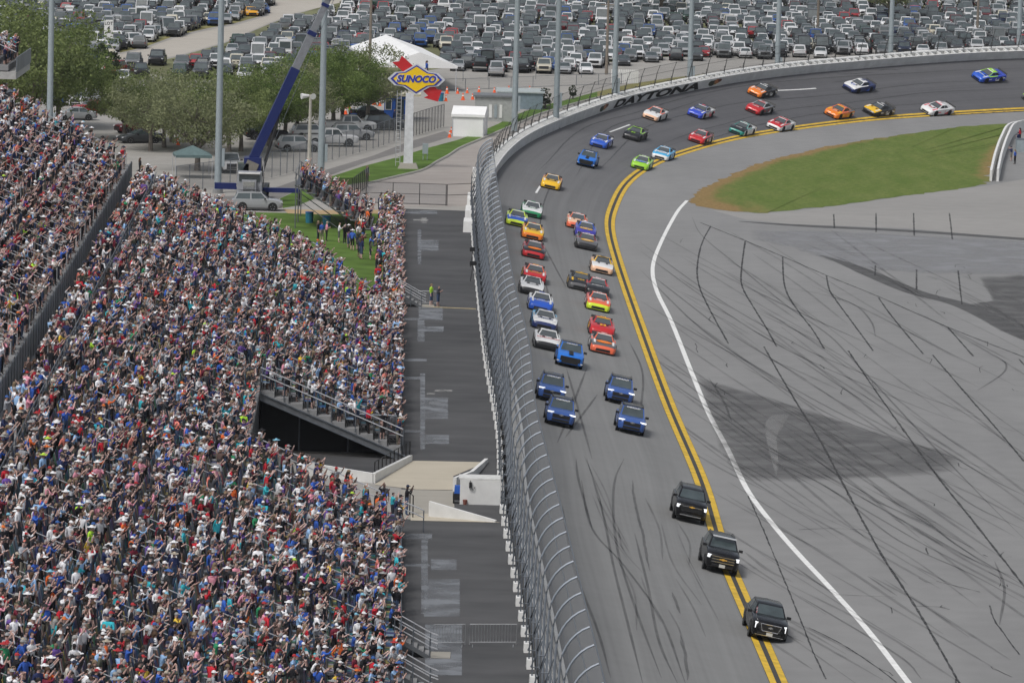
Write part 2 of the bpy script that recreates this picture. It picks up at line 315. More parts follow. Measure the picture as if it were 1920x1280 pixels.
gp = [at(x, y)[:2] for x, y, w in GP]; gc = np.mean(gp, axis=0); rings = []; ww = []
gpd = resample(np.c_[np.array(gp+[gp[0]]), [w for _, _, w in GP]+[GP[0][2]]], 1.2)[:-1]; gpd[:, :2] += RNG.normal(0, .22, gpd[:, :2].shape)
b = MB(); n = len(gpd); wts = []
for k, (fr, wk) in enumerate(((1, 1), (.93, .8), (.85, .4), (.7, .1), (.4, 0))):
    for p in gpd: q = gc+(p[:2]-gc)*fr; b.v.append((q[0], q[1], .012)); wts.append(p[2]*wk)
for k in range(4):
    for i in range(n): b.f.append((k*n+i, k*n+(i+1) % n, (k+1)*n+(i+1) % n, (k+1)*n+i)); b.m.append(0)
b.f.append(tuple(range(4*n, 5*n))); b.m.append(0)
me = b.mesh('infield_grass', gm); at_l = me.attributes.new('scorch', 'FLOAT', 'POINT'); at_l.data.foreach_set('value', wts); struct(link('infield_grass', me))
# pit road concrete and repaired patches on the apron
def z2(x, y): return 1200+x/2.56, 400+y/2.56
sheet('pit_road', [(1327, 392), (1424, 401), (1549, 389), (1717, 365), (1851, 348), (1925, 335), (2100, 320), (2100, 470), (1920, 448), (1700, 428), (1480, 420), (1400, 412)], .004, A_PIT, infield)
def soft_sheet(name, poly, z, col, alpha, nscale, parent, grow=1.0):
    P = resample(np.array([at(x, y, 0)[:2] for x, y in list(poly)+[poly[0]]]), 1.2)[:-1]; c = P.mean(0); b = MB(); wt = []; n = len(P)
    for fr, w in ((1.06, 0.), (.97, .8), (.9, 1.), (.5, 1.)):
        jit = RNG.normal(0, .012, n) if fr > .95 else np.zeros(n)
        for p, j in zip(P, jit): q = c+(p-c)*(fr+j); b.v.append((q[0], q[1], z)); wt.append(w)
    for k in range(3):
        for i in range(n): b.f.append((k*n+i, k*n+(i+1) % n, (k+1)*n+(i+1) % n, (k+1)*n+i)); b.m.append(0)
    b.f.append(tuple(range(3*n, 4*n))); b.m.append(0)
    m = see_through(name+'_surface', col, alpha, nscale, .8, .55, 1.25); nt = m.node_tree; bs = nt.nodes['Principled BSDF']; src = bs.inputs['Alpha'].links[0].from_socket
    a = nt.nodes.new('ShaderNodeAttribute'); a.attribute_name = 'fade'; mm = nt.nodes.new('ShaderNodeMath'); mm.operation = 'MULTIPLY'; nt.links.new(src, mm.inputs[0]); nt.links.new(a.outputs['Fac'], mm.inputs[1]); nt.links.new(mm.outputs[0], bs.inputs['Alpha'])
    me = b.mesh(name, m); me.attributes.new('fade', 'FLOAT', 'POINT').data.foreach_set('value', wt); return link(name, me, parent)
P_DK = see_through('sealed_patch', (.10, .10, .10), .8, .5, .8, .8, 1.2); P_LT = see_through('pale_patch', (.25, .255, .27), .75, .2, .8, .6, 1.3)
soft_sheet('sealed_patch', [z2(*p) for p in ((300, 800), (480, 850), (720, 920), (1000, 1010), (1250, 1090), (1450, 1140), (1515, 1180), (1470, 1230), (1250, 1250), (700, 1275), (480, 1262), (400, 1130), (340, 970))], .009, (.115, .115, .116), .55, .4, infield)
soft_sheet('pale_patch', [z2(*p) for p in ((560, 85), (900, 88), (1843, 135), (2100, 150), (2100, 290), (1400, 285), (1030, 260), (760, 165), (580, 130))], .0095, (.27, .275, .285), .6, .25, infield)
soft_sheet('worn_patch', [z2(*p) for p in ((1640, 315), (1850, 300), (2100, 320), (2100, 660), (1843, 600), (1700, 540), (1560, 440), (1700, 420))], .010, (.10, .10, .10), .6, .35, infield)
flat_scuff = [z2(*p) for p in ((600, 1050), (605, 1000), (640, 968), (720, 964), (680, 1000), (655, 1080), (665, 1190), (655, 1260), (630, 1180))]
soft_sheet('scuff_patch', flat_scuff, .013, (.33, .33, .325), .38, .8, infield)
# tar seams and tyre marks
TAR = see_through('seam_tar', (.04, .04, .041), .72, 1.2, .7, .5, 1.2); SKID = see_through('tyre_rubber', (.045, .045, .047), .30, .5, .8, .8, 1.2); SKID2 = see_through('faint_tyre_rubber', (.05, .05, .052), .19, .3, .8, .7, 1.3)
def flat_line(pp, w, m, name, z=.015, wob=0., px=True, conv=z2):
    P = resample(catmull([at(*(conv(*p) if conv else p))[:2] for p in pp], 10), .8 if wob else 1.5)
    if wob: P = P+np.cumsum(RNG.normal(0, wob, P.shape), axis=0)*.15+RNG.normal(0, wob*.5, P.shape)
    wd = w*np.clip(np.sin(np.linspace(.12, math.pi-.12, len(P)))*1.6, .15, 1) if not wob else w*RNG.uniform(.6, 1.2, len(P))
    ribbon(P, wd, z+RNG.uniform(0, .003)).build(name, m, infield)
flat_line([(1385, 415), (1500, 423), (1700, 433), (1900, 447), (2100, 462)], 2.2, P_DK, 'sealed_strip', z=.011, conv=None)
flat_line([(870, 202), (1030, 258), (1310, 375), (1560, 445), (1843, 590), (2000, 670)], 1.8, P_DK, 'sealed_strip', z=.0105)
for pp in (((340, 60), (295, 150), (275, 260), (285, 350), (340, 470), (425, 625)), ((505, 135), (488, 260), (490, 350), (550, 460), (600, 540), (655, 640)), ((685, 210), (690, 320), (710, 390), (760, 470), (830, 560), (885, 650)), ((895, 300), (910, 370), (950, 430), (1010, 510), (1120, 660)), ((1145, 405), (1190, 470), (1270, 570), (1360, 675)), ((1475, 545), (1600, 685)),
           ((290, 45), (500, 130), (690, 210), (900, 300), (1145, 400), (1475, 545), (1843, 690)), ((595, 640), (680, 790), (770, 940), (870, 1100), (965, 1280), (1150, 1620), (1330, 1900), (1560, 2300)), ((1000, 660), (1130, 850), (1300, 1090), (1440, 1280), (1630, 1520), (1880, 1840)), ((1405, 680), (1560, 860), (1700, 1020), (1843, 1190)),
           ((1820, 700), (1900, 790)), ((930, 5), (932, 72)), ((1133, 0), (1133, 90)), ((1313, 0), (1316, 108)), ((1485, 0), (1500, 125)), ((1527, 275), (1545, 438)), ((1327, 270), (1327, 368)), ((1130, 250), (1128, 300))):
    flat_line(pp, .15, TAR, 'tar_seam', wob=.010)
def z3(x, y): return 1040+x/2.182, 860+y/2.182
for pp in (((790, 150), (850, 280), (930, 470), (1000, 640), (1060, 790), (1110, 900)), ((1780, 600), (1800, 660), (1900, 800)), ((1000, 290), (1120, 285), (1300, 292)), ((1150, 555), (1390, 565)), ((1480, 602), (1600, 606)), ((1040, 690), (1180, 760), (1330, 860), (1400, 915)), ((1560, 500), (1740, 545))):
    flat_line(pp, .09, TAR, 'tar_seam', wob=.02, conv=z3)
for pp in (((0, 140), (200, 290), (420, 440), (700, 600), (900, 700), (1500, 930), (1843, 1010)), ((0, 180), (300, 400), (640, 620), (1000, 790), (1500, 990), (1843, 1050)), ((0, 270), (300, 560), (600, 760), (1000, 980), (1300, 1100), (1843, 1290)), ((0, 420), (250, 570), (560, 740), (900, 960), (1300, 1120)),
           ((60, 300), (330, 510), (420, 580)), ((190, 310), (330, 400), (450, 460)), ((420, 570), (600, 680), (800, 800)), ((540, 560), (700, 650)), ((750, 690), (960, 830), (1120, 930)), ((0, 640), (200, 800), (420, 970), (700, 1170), (960, 1270)), ((130, 800), (400, 980), (640, 1150), (900, 1280)), ((330, 790), (400, 900), (440, 1000)),
           ((800, 1150), (980, 1280), (1180, 1400)), ((250, 20), (300, 110), (480, 260), (700, 440), (900, 580), (1000, 680), (1130, 820), (1400, 1110), (1700, 1420), (1843, 1560)), ((1620, 850), (1740, 770), (1755, 720), (1700, 680)), ((430, 335), (600, 345), (880, 390), (1030, 440), (1110, 520), (1130, 590))):
    flat_line(pp, .15, SKID, 'tyre_mark', z=.019)
for pp in (((860, 0), (1050, 80), (1220, 180), (1560, 380)), ((1060, 0), (1180, 80)), ((910, 10), (1150, 140), (1400, 330), (1700, 470), (1920, 590)), ((1260, 110), (1500, 240), (1640, 350), (1920, 520)), ((1500, 0), (1680, 170), (1920, 290)), ((1640, 0), (1800, 90), (1920, 150)), ((1820, 680), (1840, 530), (1800, 420)), ((980, 440), (1150, 560)), ((1280, 480), (1400, 560)), ((1000, 560), (1400, 800), (1500, 900))):
    flat_line(pp, .15, SKID, 'tyre_mark', z=.019, conv=z3)
for k in range(110):                                          # long tyre marks crossing the apron
    x0, y0 = random.uniform(1210, 1800), random.uniform(430, 1150); dx = random.uniform(90, 420); sl_ = random.uniform(.45, .75)
    if any(inpoly((x0+dx*f, y0+dx*f*sl_), [(g_[0], g_[1]-6) for g_ in GP]) or inpoly((x0+dx*f, y0+dx*f*sl_), [(g_[0], g_[1]+8) for g_ in GP]) for f in (-.02, .1, .25, .4, .55, .7, .85, 1.)): continue
    flat_line(((x0, y0), (x0+dx*.5, y0+dx*.5*sl_+random.uniform(-6, 6)), (x0+dx, y0+dx*sl_*random.uniform(.9, 1.1))), random.uniform(.1, .26), SKID2, 'tyre_mark', z=.023, conv=None)
for k in range(60):                                          # short crazed cracks
    x0, y0 = random.uniform(1150, 1900), random.uniform(420, 1270); pp = [(x0, y0)]
    for q in range(random.randint(2, 5)): pp.append((pp[-1][0]+random.uniform(-6, 14), pp[-1][1]+random.uniform(-2, 9)))
    p = at(x0, y0)
    if np.min((YC[:, 0]-p[0])**2+(YC[:, 1]-p[1])**2) > 9 and not inpoly((x0, y0), [(g_[0], g_[1]) for g_ in GP]) and YC[near_i(p)][0] < p[0]: flat_line(pp, random.uniform(.04, .09), TAR, 'crack', z=.016, wob=.04, conv=None)
def track_line(pp, w, m, name, h=.012, wob=0.):
    Q = [on_track(*p)[0] for p in pp]; P = resample(catmull([(q.x, q.y) for q in Q], 10), 1.2)
    if wob: P = P+RNG.normal(0, wob, P.shape)
    wd = w*np.clip(np.sin(np.linspace(.1, math.pi-.1, len(P)))*1.8, .2, 1)
    ribbon(P, wd, h+RNG.uniform(0, .006), tz).build(name, m, track)
for pp in (((1100, 860), (1130, 960), (1150, 1060), (1175, 1160), (1205, 1280)), ((1170, 860), (1153, 900), (1150, 960), (1160, 1040), (1195, 1150), (1240, 1270)), ((1090, 900), (1110, 990), (1170, 1060), (1240, 1160), (1285, 1280)), ((1080, 860), (1085, 900), (1110, 990)), ((1055, 950), (1075, 1060), (1120, 1180), (1145, 1270)), ((1190, 1000), (1215, 1100), (1235, 1200), (1270, 1280)),
           ((1062, 690), (1085, 770), (1110, 860)), ((1100, 690), (1070, 770), (1045, 830)), ((1120, 740), (1060, 820)), ((1015, 410), (1010, 440), (1030, 480), (1062, 540)), ((1040, 330), (1020, 380), (1012, 425)), ((1180, 640), (1205, 700), (1200, 780)), ((1020, 520), (1040, 600), (1060, 680))):
    track_line(pp, .15, SKID, 'tyre_mark')
for k in range(15):
    x0, y0 = random.uniform(1080, 1250), random.uniform(830, 1150); dy = random.uniform(60, 180); x0 += (y0-830)*.18
    track_line(((x0, y0), (x0+dy*random.uniform(.1, .3), y0+dy*.5), (x0+dy*random.uniform(.25, .6), y0+dy)), random.uniform(.06, .14), SKID2, 'tyre_mark')
for pp in (((1185, 900), (1192, 950), (1205, 1000), (1212, 1040), (1218, 1070)), ((1260, 1110), (1275, 1150)), ((1275, 1190), (1285, 1230), (1290, 1275)), ((1080, 330), (1130, 250), (1230, 215), (1330, 180)), ((1120, 320), (1200, 245), (1330, 205), (1480, 185), (1700, 160), (1900, 150)), ((1010, 320), (1080, 250), (1180, 215), (1300, 180), (1500, 150), (1750, 135), (1915, 128)),
           ((1240, 270), (1330, 240), (1480, 205), (1700, 178), (1915, 165)), ((1300, 268), (1420, 235), (1600, 205), (1800, 190)), ((1570, 140), (1640, 136)), ((1640, 132), (1690, 130)), ((1560, 155), (1600, 150))):
    track_line(pp, .16, SKID, 'tyre_mark', wob=.02)
# ---------------------------------------------------------------- wall
WHITE = mat('white_wall_paint', (.70, .70, .68), .6, noise=.08, scale=1.2); STEEL = mat('barrier_steel', (.56, .57, .575), .55, .0, noise=.12, scale=.8); GALV = mat('galvanised_steel', (.145, .162, .185), .5, .5, noise=.12, scale=2.); FOAM = mat('pale_foam', (.52, .52, .50), .8, noise=.15)
wall = empty('outer_wall', (outer[0][0], outer[0][1], 0)); tag(wall, 'long white outer wall with steel barrier curving around the banked turn', 'wall')
wl_off = Vector(wall.location)
def wstrip(name, prof, m, i0=0, i1=None, smooth=None):
    i1 = len(YC) if i1 is None else i1; bb = MB(); n = len(prof)
    for i in range(i0, i1):
        for v, h in prof: bb.v.append(tuple(tpt(i, v, h)-wl_off))
    for i in range(i1-i0-1):
        for k in range(n-1): bb.f.append((i*n+k, i*n+k+1, (i+1)*n+k+1, (i+1)*n+k)); bb.m.append(0)
    return bb.build(name, m, wall, smooth)
wstrip('steel_barrier', [(TW, -.15), (TW, 1.02), (TW+.06, 1.02)], STEEL)
wstrip('barrier_cap', [(TW-.01, 1.0), (TW-.01, 1.09), (TW+.14, 1.09), (TW+.14, 1.0)], WHITE)
wstrip('concrete_wall', [(TW+.8, -4.5), (TW+.8, 1.12), (TW+1.2, 1.12), (TW+1.2, -4.5)], WHITE, int(np.argmin(abs(YC[:, 1]-500))))
wstrip('low_wall', [(TW+.35, -3), (TW+.35, .55), (TW+.75, .55), (TW+.75, -3)], mat('grey_wall_concrete', (.15, .152, .155), .8, noise=.2, scale=.6), 0, int(np.argmin(abs(YC[:, 1]-500)))+1)
wstrip('barrier_tray', [(TW+.07, .72), (TW+.8, .72)], FOAM)
I_TALL = int(np.argmin(abs(YC[:, 1]-508)))
fb = MB().box((0, 0, 0), (.62, .28, .34)); fme = fb.mesh('foam_block', WHITE)
step = 1.25; sarr = np.arange(YS[I_TALL]-30, YS[int(np.argmin(abs(YC[:, 0]-75)))], step)
for k, s_ in enumerate(sarr):
    i = int(np.searchsorted(YS, s_)); o = link('foam_block', fme, wall); p = tpt(i, TW+.46, .93)-wl_off
    N3 = (tpt(i, 1)-tpt(i, 0)).normalized(); T3 = Vector((YT[i][0], YT[i][1], 0)); U3 = N3.cross(T3)
    U3 = -U3 if U3.z < 0 else U3; o.matrix_local = Matrix.LocRotScale(p+T3*(s_-YS[i]), Matrix((N3, T3, U3)).transposed().to_3x3().to_quaternion(), None)
# painted lettering on the barrier
LET = mat('black_wall_lettering', (.012, .012, .012), .6, noise=0)
def wall_text(txt, s0, s1, m, h0=.04, h1=.97, shear=.25, parent=None):
    me = text_mesh(txt, 1., 0, .02, shear); co = np.array([v.co[:] for v in me.vertices]); x0, x1 = co[:, 0].min(), co[:, 0].max(); y0, y1 = co[:, 1].min(), co[:, 1].max()
    for v in me.vertices:
        s_ = s0+(v.co.x-x0)/(x1-x0)*(s1-s0); h = h0+(v.co.y-y0)/(y1-y0)*(h1-h0); i = int(np.searchsorted(YS, s_))-1; f = (s_-YS[i])/(YS[i+1]-YS[i])
        p = tpt(i, TW-.012, h).lerp(tpt(i+1, TW-.012, h), f)-wl_off; v.co = p
    me.materials.clear(); me.materials.append(m); return link('lettering', me, wall)
def wall_s(px, py):                                          # station along the wall seen at a photo pixel on its face
    best = min(range(I_TALL, len(YC)-2), key=lambda i: (pix(tpt(i, TW, .5))[0]-px)**2); return YS[best]
wall_text('DAYTONA', wall_s(1152, 190), wall_s(1306, 160), LET)
for x0 in (1133, 1336):                                      # round leaf-like emblem beside the name
    s0 = wall_s(x0, 190)
    for (ds, dh, r_, c) in ((-.9, .45, .42, (.02, .035, .02)), (-.2, .5, .38, (.03, .03, .02)), (.5, .6, .36, (.35, .13, .05)), (1.1, .68, .26, (.10, .03, .02)), (.2, .35, .2, (.5, .35, .08))):
        bb = MB(); pts = []
        for k in range(10):
            an = k*math.pi/5; s_ = s0+ds+math.cos(an)*r_*2; h = dh+math.sin(an)*r_*.8; i = int(np.searchsorted(YS, s_)); pts.append(tpt(i, TW-.012-.002*(ds+1.2), max(.05, min(.98, h)))-wl_off+Vector((YT[i][0], YT[i][1], 0))*(s_-YS[i]))
        bb.add(pts, [tuple(range(10))]).build('emblem', mat('emblem_%d' % int(c[0]*1000), c, .6, noise=0), wall)
# ---------------------------------------------------------------- catch fence
MESH = see_through('fence_mesh', (.15, .155, .16), .46); MESH_T = see_through('turn_fence_mesh', (.13, .13, .13), .13)
fence = empty('catch_fence', (YC[60][0], YC[60][1], GZ)); tag(fence, 'tall grey catch fence of arched posts and wire mesh beside the track', 'fence')
fo = Vector(fence.location)
def arch(h0=.0, H=5.75, over=1.25):                            # (offset towards the track, height)
    pts = [(0, h0), (0, 2.), (0, 3.2), (.03, 3.9)]
    for k in range(1, 8):
        a_ = k/7*R(72); pts.append((.03+(over-.03)*(1-math.cos(a_))/(1-math.cos(R(72))), 3.9+(H-3.9)*math.sin(a_)/math.sin(R(72))))
    return pts
AR = arch()
def fpt(i, o, h, v0=TW+.8):
    q = tpt(i, v0); return Vector((q[0]-YN[i][0]*o, q[1]-YN[i][1]*o, q[2]+h))-fo
pb = MB().tube([(o, 0, h) for o, h in AR], [.06]*3+[.055]*(len(AR)-3), 6); pme = pb.mesh('post', mat('arched_post_steel', (.26, .29, .33), .5, .4, noise=.1), 40)
sb = MB().tube([(-.5, 0, -.2), (-.45, 0, 2.4), (-.04, 0, 3.6)], .035, 5).tube([(-.55, 0, .9), (0, 0, .9)], .025, 4).tube([(-.45, 0, 2.2), (0, 0, 2.2)], .025, 4).tube([(-.55, 0, .9), (0, 0, 2.2)], .03, 4); sme = sb.mesh('brace', GALV, 40)
bkb = MB().box((0, 0, 0), (.36, .95, .42), taper=.9); bkme = bkb.mesh('concrete_buttress', WHITE)
sp = 4.6; fs = np.arange(YS[int(np.argmin(abs(YC[:, 1]-190)))], YS[I_TALL], sp)
posts_i = []
for s_ in fs:
    i = int(np.searchsorted(YS, s_)); posts_i.append(i); f_ = s_-YS[i]; T3 = Vector((YT[i][0], YT[i][1], 0)); X3 = Vector((-YN[i][0], -YN[i][1], 0))
    Mx = Matrix((X3, T3, Vector((0, 0, 1)))).transposed().to_4x4()
    p = fpt(i, 0, 0)+T3*f_; M1 = Mx.copy(); M1.translation = p
    o = link('post', pme, fence); o.matrix_local = M1
    o = link('brace', sme, fence); o.matrix_local = M1
    M2 = Mx.copy(); M2.translation = p+wl_off*0+fo-wl_off-X3*.42+Vector((0, 0, .3)); o = link('concrete_buttress', bkme, wall); o.matrix_local = M2
i0, i1 = int(np.searchsorted(YS, fs[0])), int(np.searchsorted(YS, fs[-1]))
bb = MB(); n = len(AR)-1
for i in range(i0, i1+1):
    for o, h in AR[1:]: bb.v.append(tuple(fpt(i, o+.08, h)))
for i in range(i1-i0):
    for k in range(n-1): bb.f.append((i*n+k, (i+1)*n+k, (i+1)*n+k+1, i*n+k+1)); bb.m.append(0)
bb.build('wire_mesh', MESH, fence, 60)
for o, h in ((0.1, 1.1), (.1, 1.8), (.1, 2.5), (.1, 3.2), (.12, 3.8), (.3, 4.7), (.75, 5.4)):
    MB().tube([fpt(i, o, h) for i in range(i0, i1+1, 2)], .022, 4).build('cable', GALV, fence)
MB().tube([fpt(i, AR[-1][0]+.06, AR[-1][1]) for i in range(i0, i1+1, 2)], .03, 5).build('top_rail', GALV, fence)
# lower leaning fence round the turn
tf = empty('turn_fence', tuple(tpt(I_TALL, TW+1, 0))); tag(tf, 'low leaning wire fence on the wall around the turn', 'fence'); to_ = Vector(tf.location)
DKG = mat('dark_fence_steel', (.075, .075, .072), .6, .4, noise=.1)
plb = MB().tube([(0, 0, -.5), (.35, 0, 1.4), (.7, 0, 2.3)], .045, 5).tube([(-.4, 0, .2), (.05, 0, .15), (.12, 0, .7)], .045, 4); plme = plb.mesh('post', DKG, 40)
I_END = int(np.argmin(abs(YC[:, 0]-78))); tsarr = np.arange(YS[I_TALL]+1, YS[I_END], 4.6)
for s_ in tsarr:
    i = int(np.searchsorted(YS, s_)); T3 = Vector((YT[i][0], YT[i][1], 0)); X3 = Vector((-YN[i][0], -YN[i][1], 0)); Mx = Matrix((X3, T3, Vector((0, 0, 1)))).transposed().to_4x4(); Mx.translation = tpt(i, TW+.95, 1.1)-to_+T3*(s_-YS[i]); o = link('post', plme, tf); o.matrix_local = Mx
bb = MB(); PR = ((.02, .1), (.33, 1.4), (.68, 2.25)); idx = list(range(I_TALL, I_END))
for i in idx:
    for o, h in PR: bb.v.append(tuple(tpt(i, TW+.95, 1.1)-Vector((YN[i][0]*o, YN[i][1]*o, -h))-to_))
for i in range(len(idx)-1):
    for k in range(2): bb.f.append((i*3+k, (i+1)*3+k, (i+1)*3+k+1, i*3+k+1)); bb.m.append(0)
bb.build('wire_mesh', MESH_T, tf, 60)
for o, h in ((.05, .25), (.33, 1.35), (.68, 2.25)): MB().tube([tpt(i, TW+.95, 1.1)-Vector((YN[i][0]*o, YN[i][1]*o, -h))-to_ for i in idx[::2]], .02, 4).build('cable', DKG, tf)
# ================================================================ people: one skinned body per pose, coloured per person
M_SKIN = amat('skin', 'skin', .7); M_SHIRT = amat('shirt_cloth', 'shirt', .9, noise=.12); M_PANT = amat('trouser_cloth', 'pants', .9); M_CALF = amat('calf', 'calf', .85); M_HAIR = amat('hair', 'hair', .8); M_CAP = amat('cap_cloth', 'cap', .85)
PMATS = [M_SKIN, M_SHIRT, M_PANT, M_CALF, M_HAIR, M_CAP]
def body(pose, head, name, sub=1):
    """pose: (elbow, wrist) for right then left arm, lean; person faces +x, right hand is -y"""
    (re, rw), (le, lw), lean, stride = pose
    V = []; Rr = []; E_ = []; tagv = []
    def v(p, r, t):
        V.append(p); Rr.append(r); tagv.append(t); return len(V)-1
    ln = lambda z: lean*max(0, z-.9)
    pel = v((0, 0, .96), (.15, .125), 2); ab = v((ln(1.12), 0, 1.12), (.145, .12), 1); ch = v((ln(1.32), 0, 1.32), (.165, .125), 1); nk = v((ln(1.46)+.01, 0, 1.47), (.075, .075), 1)
    nk2 = v((ln(1.53)+.02, 0, 1.54), (.06, .06), 0); hd = v((ln(1.62)+.04, 0, 1.635), (.085, .105), 0); ht = v((ln(1.7)+.035, 0, 1.73), (.07, .085), 4)
    E_ += [(pel, ab), (ab, ch), (ch, nk), (nk, nk2), (nk2, hd), (hd, ht)]
    for sgn, (el, wr) in ((-1, (re, rw)), (1, (le, lw))):
        sh = v((ln(1.4), sgn*.19, 1.4), (.07, .07), 1); e_ = v((ln(1.2)+el[0], sgn*el[1], el[2]), (.048, .048), 1); w_ = v((ln(1.2)+wr[0], sgn*wr[1], wr[2]), (.034, .034), 0)
        d = Vector(w_p(wr, sgn, ln))-Vector(w_p(el, sgn, ln)); d.normalize()
        hp = Vector(w_p(wr, sgn, ln))+d*.1; h = v(tuple(hp), (.028, .042), 0); t = v(tuple(hp+d*.08), (.014, .034), 0)
        th = v(tuple(Vector(w_p(wr, sgn, ln))+d*.09+Vector((.02, -sgn*.05, .03))), (.014, .014), 0)
        E_ += [(ch, sh), (sh, e_), (e_, w_), (w_, h), (h, t), (w_, th)]
        hip = v((0, sgn*.09, .88), (.095, .085), 2); kn = v((.02+stride*sgn, sgn*.105, .5), (.068, .065), 2); cf = v((stride*sgn*1.2, sgn*.108, .33), (.058, .055), 3); an = v((-.02+stride*sgn*1.5, sgn*.11, .09), (.042, .042), 3); to = v((.14+stride*sgn*1.5, sgn*.12, .045), (.04, .038), 5)
        E_ += [(pel, hip), (hip, kn), (kn, cf), (cf, an), (an, to)]
    me = bpy.data.meshes.new(name); me.from_pydata(V, E_, []); ob = bpy.data.objects.new(name, me)
    md = ob.modifiers.new('skin', 'SKIN'); md.use_smooth_shade = True
    sv = me.skin_vertices[0].data if me.skin_vertices else None
    if sv is None:
        bm = bmesh.new(); bm.from_mesh(me); bm.verts.layers.skin.verify(); bm.to_mesh(me); bm.free(); sv = me.skin_vertices[0].data
    for i, r_ in enumerate(Rr): sv[i].radius = r_; sv[i].use_root = (i == 0)
    if sub:
        ms = ob.modifiers.new('sub', 'SUBSURF'); ms.levels = sub; ms.render_levels = sub
    out = bench_eval([ob])[0]; bpy.data.meshes.remove(me)
    Vn = np.array(V); tg = np.array(tagv); segs = np.array(E_)
    mi = []
    for f in out.polygons:
        c = np.array(f.center); A_ = Vn[segs[:, 0]]; B_ = Vn[segs[:, 1]]; ab_ = B_-A_; tt = np.clip(((c-A_)*ab_).sum(1)/(ab_**2).sum(1), 0, 1); dd = np.linalg.norm(A_+ab_*tt[:, None]-c, axis=1); k = int(np.argmin(dd)); a_, b_ = segs[k]; ti = tt[k]
        m_ = tg[a_] if ti < .5 else tg[b_]
        if m_ == 5: m_ = 4
        hc = Vn[5]
        if a_ in (4, 5): m_ = 4 if (c[2] > hc[2]+.045 or (c[0] < hc[0]-.02 and c[2] > hc[2]-.06)) else 0
        mi.append(int(m_))
    bm = bmesh.new(); bm.from_mesh(out)
    for f, m_ in zip(bm.faces, mi): f.material_index = m_; f.smooth = True
    hx = Vn[5][0]
    def dome(cx, cz, rx, rz, mi_, n=8, cut=0.):
        rings = []
        for j, a_ in enumerate((cut, .55, 1.1)):
            rings.append([bm.verts.new((cx+rx*math.cos(a_)*math.cos(2*math.pi*k/n), rx*.86*math.cos(a_)*math.sin(2*math.pi*k/n), cz+rz*math.sin(a_))) for k in range(n)])
        for j in range(2):
            for k in range(n): f = bm.faces.new((rings[j][k], rings[j][(k+1) % n], rings[j+1][(k+1) % n], rings[j+1][k])); f.material_index = mi_; f.smooth = True
        f = bm.faces.new(rings[2]); f.material_index = mi_; f.smooth = True
    if head in ('cap', 'hat'):
        dome(hx, 1.665, .108, .11, 5)
        w = 3 if head == 'cap' else 8
        if head == 'cap':
            q = [(.08, -.07), (.15, -.055), (.175, 0), (.15, .055), (.08, .07)]
        else: q = [(.21*math.cos(2*math.pi*k/10), .2*math.sin(2*math.pi*k/10)) for k in range(10)]
        lo = [bm.verts.new((hx+x, y, 1.665)) for x, y in q]; hi = [bm.verts.new((hx+x*.97, y*.97, 1.685)) for x, y in q]; n = len(q)
        for L_ in (list(reversed(lo)), hi): f = bm.faces.new(L_); f.material_index = 5
        for k in range(n): f = bm.faces.new((lo[k], lo[(k+1) % n], hi[(k+1) % n], hi[k])); f.material_index = 5
    if head == 'long':
        dome(hx-.03, 1.63, .125, .13, 4)
        q = [(-.06, -.1), (-.14, -.07), (-.15, .07), (-.06, .1)]; a_ = [bm.verts.new((hx+x, y, 1.64)) for x, y in q]; b_ = [bm.verts.new((hx-.06+x*.8, y*.9, 1.36)) for x, y in q]
        for k in range(4): f = bm.faces.new((a_[k], a_[(k+1) % 4], b_[(k+1) % 4], b_[k])); f.material_index = 4; f.smooth = True
    out.materials.clear()
    for m_ in PMATS: out.materials.append(m_)
    bm.to_mesh(out); bm.free(); out.name = name
    return out
def w_p(p, sgn, ln): return (p[0]+ln(1.2), sgn*p[1], p[2])
dn = ((0.0, .24, 1.14), (.06, .25, .92)); fwd = ((.18, .23, 1.24), (.40, .16, 1.42)); upf = ((.2, .22, 1.42), (.40, .2, 1.66)); phone = ((.2, .24, 1.3), (.32, .08, 1.58)); shade = ((.16, .3, 1.45), (.14, .1, 1.68)); fold = ((.06, .27, 1.16), (.24, .02, 1.22)); high = ((.12, .26, 1.58), (.2, .22, 1.82)); clap = ((.14, .24, 1.2), (.32, .05, 1.32)); hipp = ((-.06, .34, 1.16), (.04, .19, .98))
POSES = [((fwd, fwd), 'phone held out', .02, 0.), ((dn, upf), 'left arm raised', .03, .02), ((upf, dn), 'right arm raised', .03, -.02), ((phone, phone), 'phone at face', .0, 0.), ((dn, dn), 'arms down', .0, .02), ((shade, dn), 'hand shading eyes', .02, 0.), ((fold, fold), 'arms folded', .0, .01), ((high, high), 'arms up high', .04, 0.), ((clap, clap), 'clapping', .05, 0.), ((upf, upf), 'arms stretched forward', .06, .03), ((hipp, phone), 'hand on hip', .0, .02), ((dn, fwd), 'left arm pointing', .04, -.02)]
HEADS = ['cap', 'short', 'long', 'cap', 'short', 'cap']
VARS = []; VARINFO = []
pcol = bpy.data.collections.new('crowd_shapes')
for k in range(24):
    (arms, desc, lean, st_) = POSES[k % 12]; hd_ = 'hat' if k == 16 else HEADS[(k*5+k//12) % 6]
    me = body((arms[0], arms[1], lean, st_), hd_, 'person', 1); VARS.append(me); VARINFO.append((desc, hd_))
    o = bpy.data.objects.new('figure_%02d' % k, me); pcol.objects.link(o)
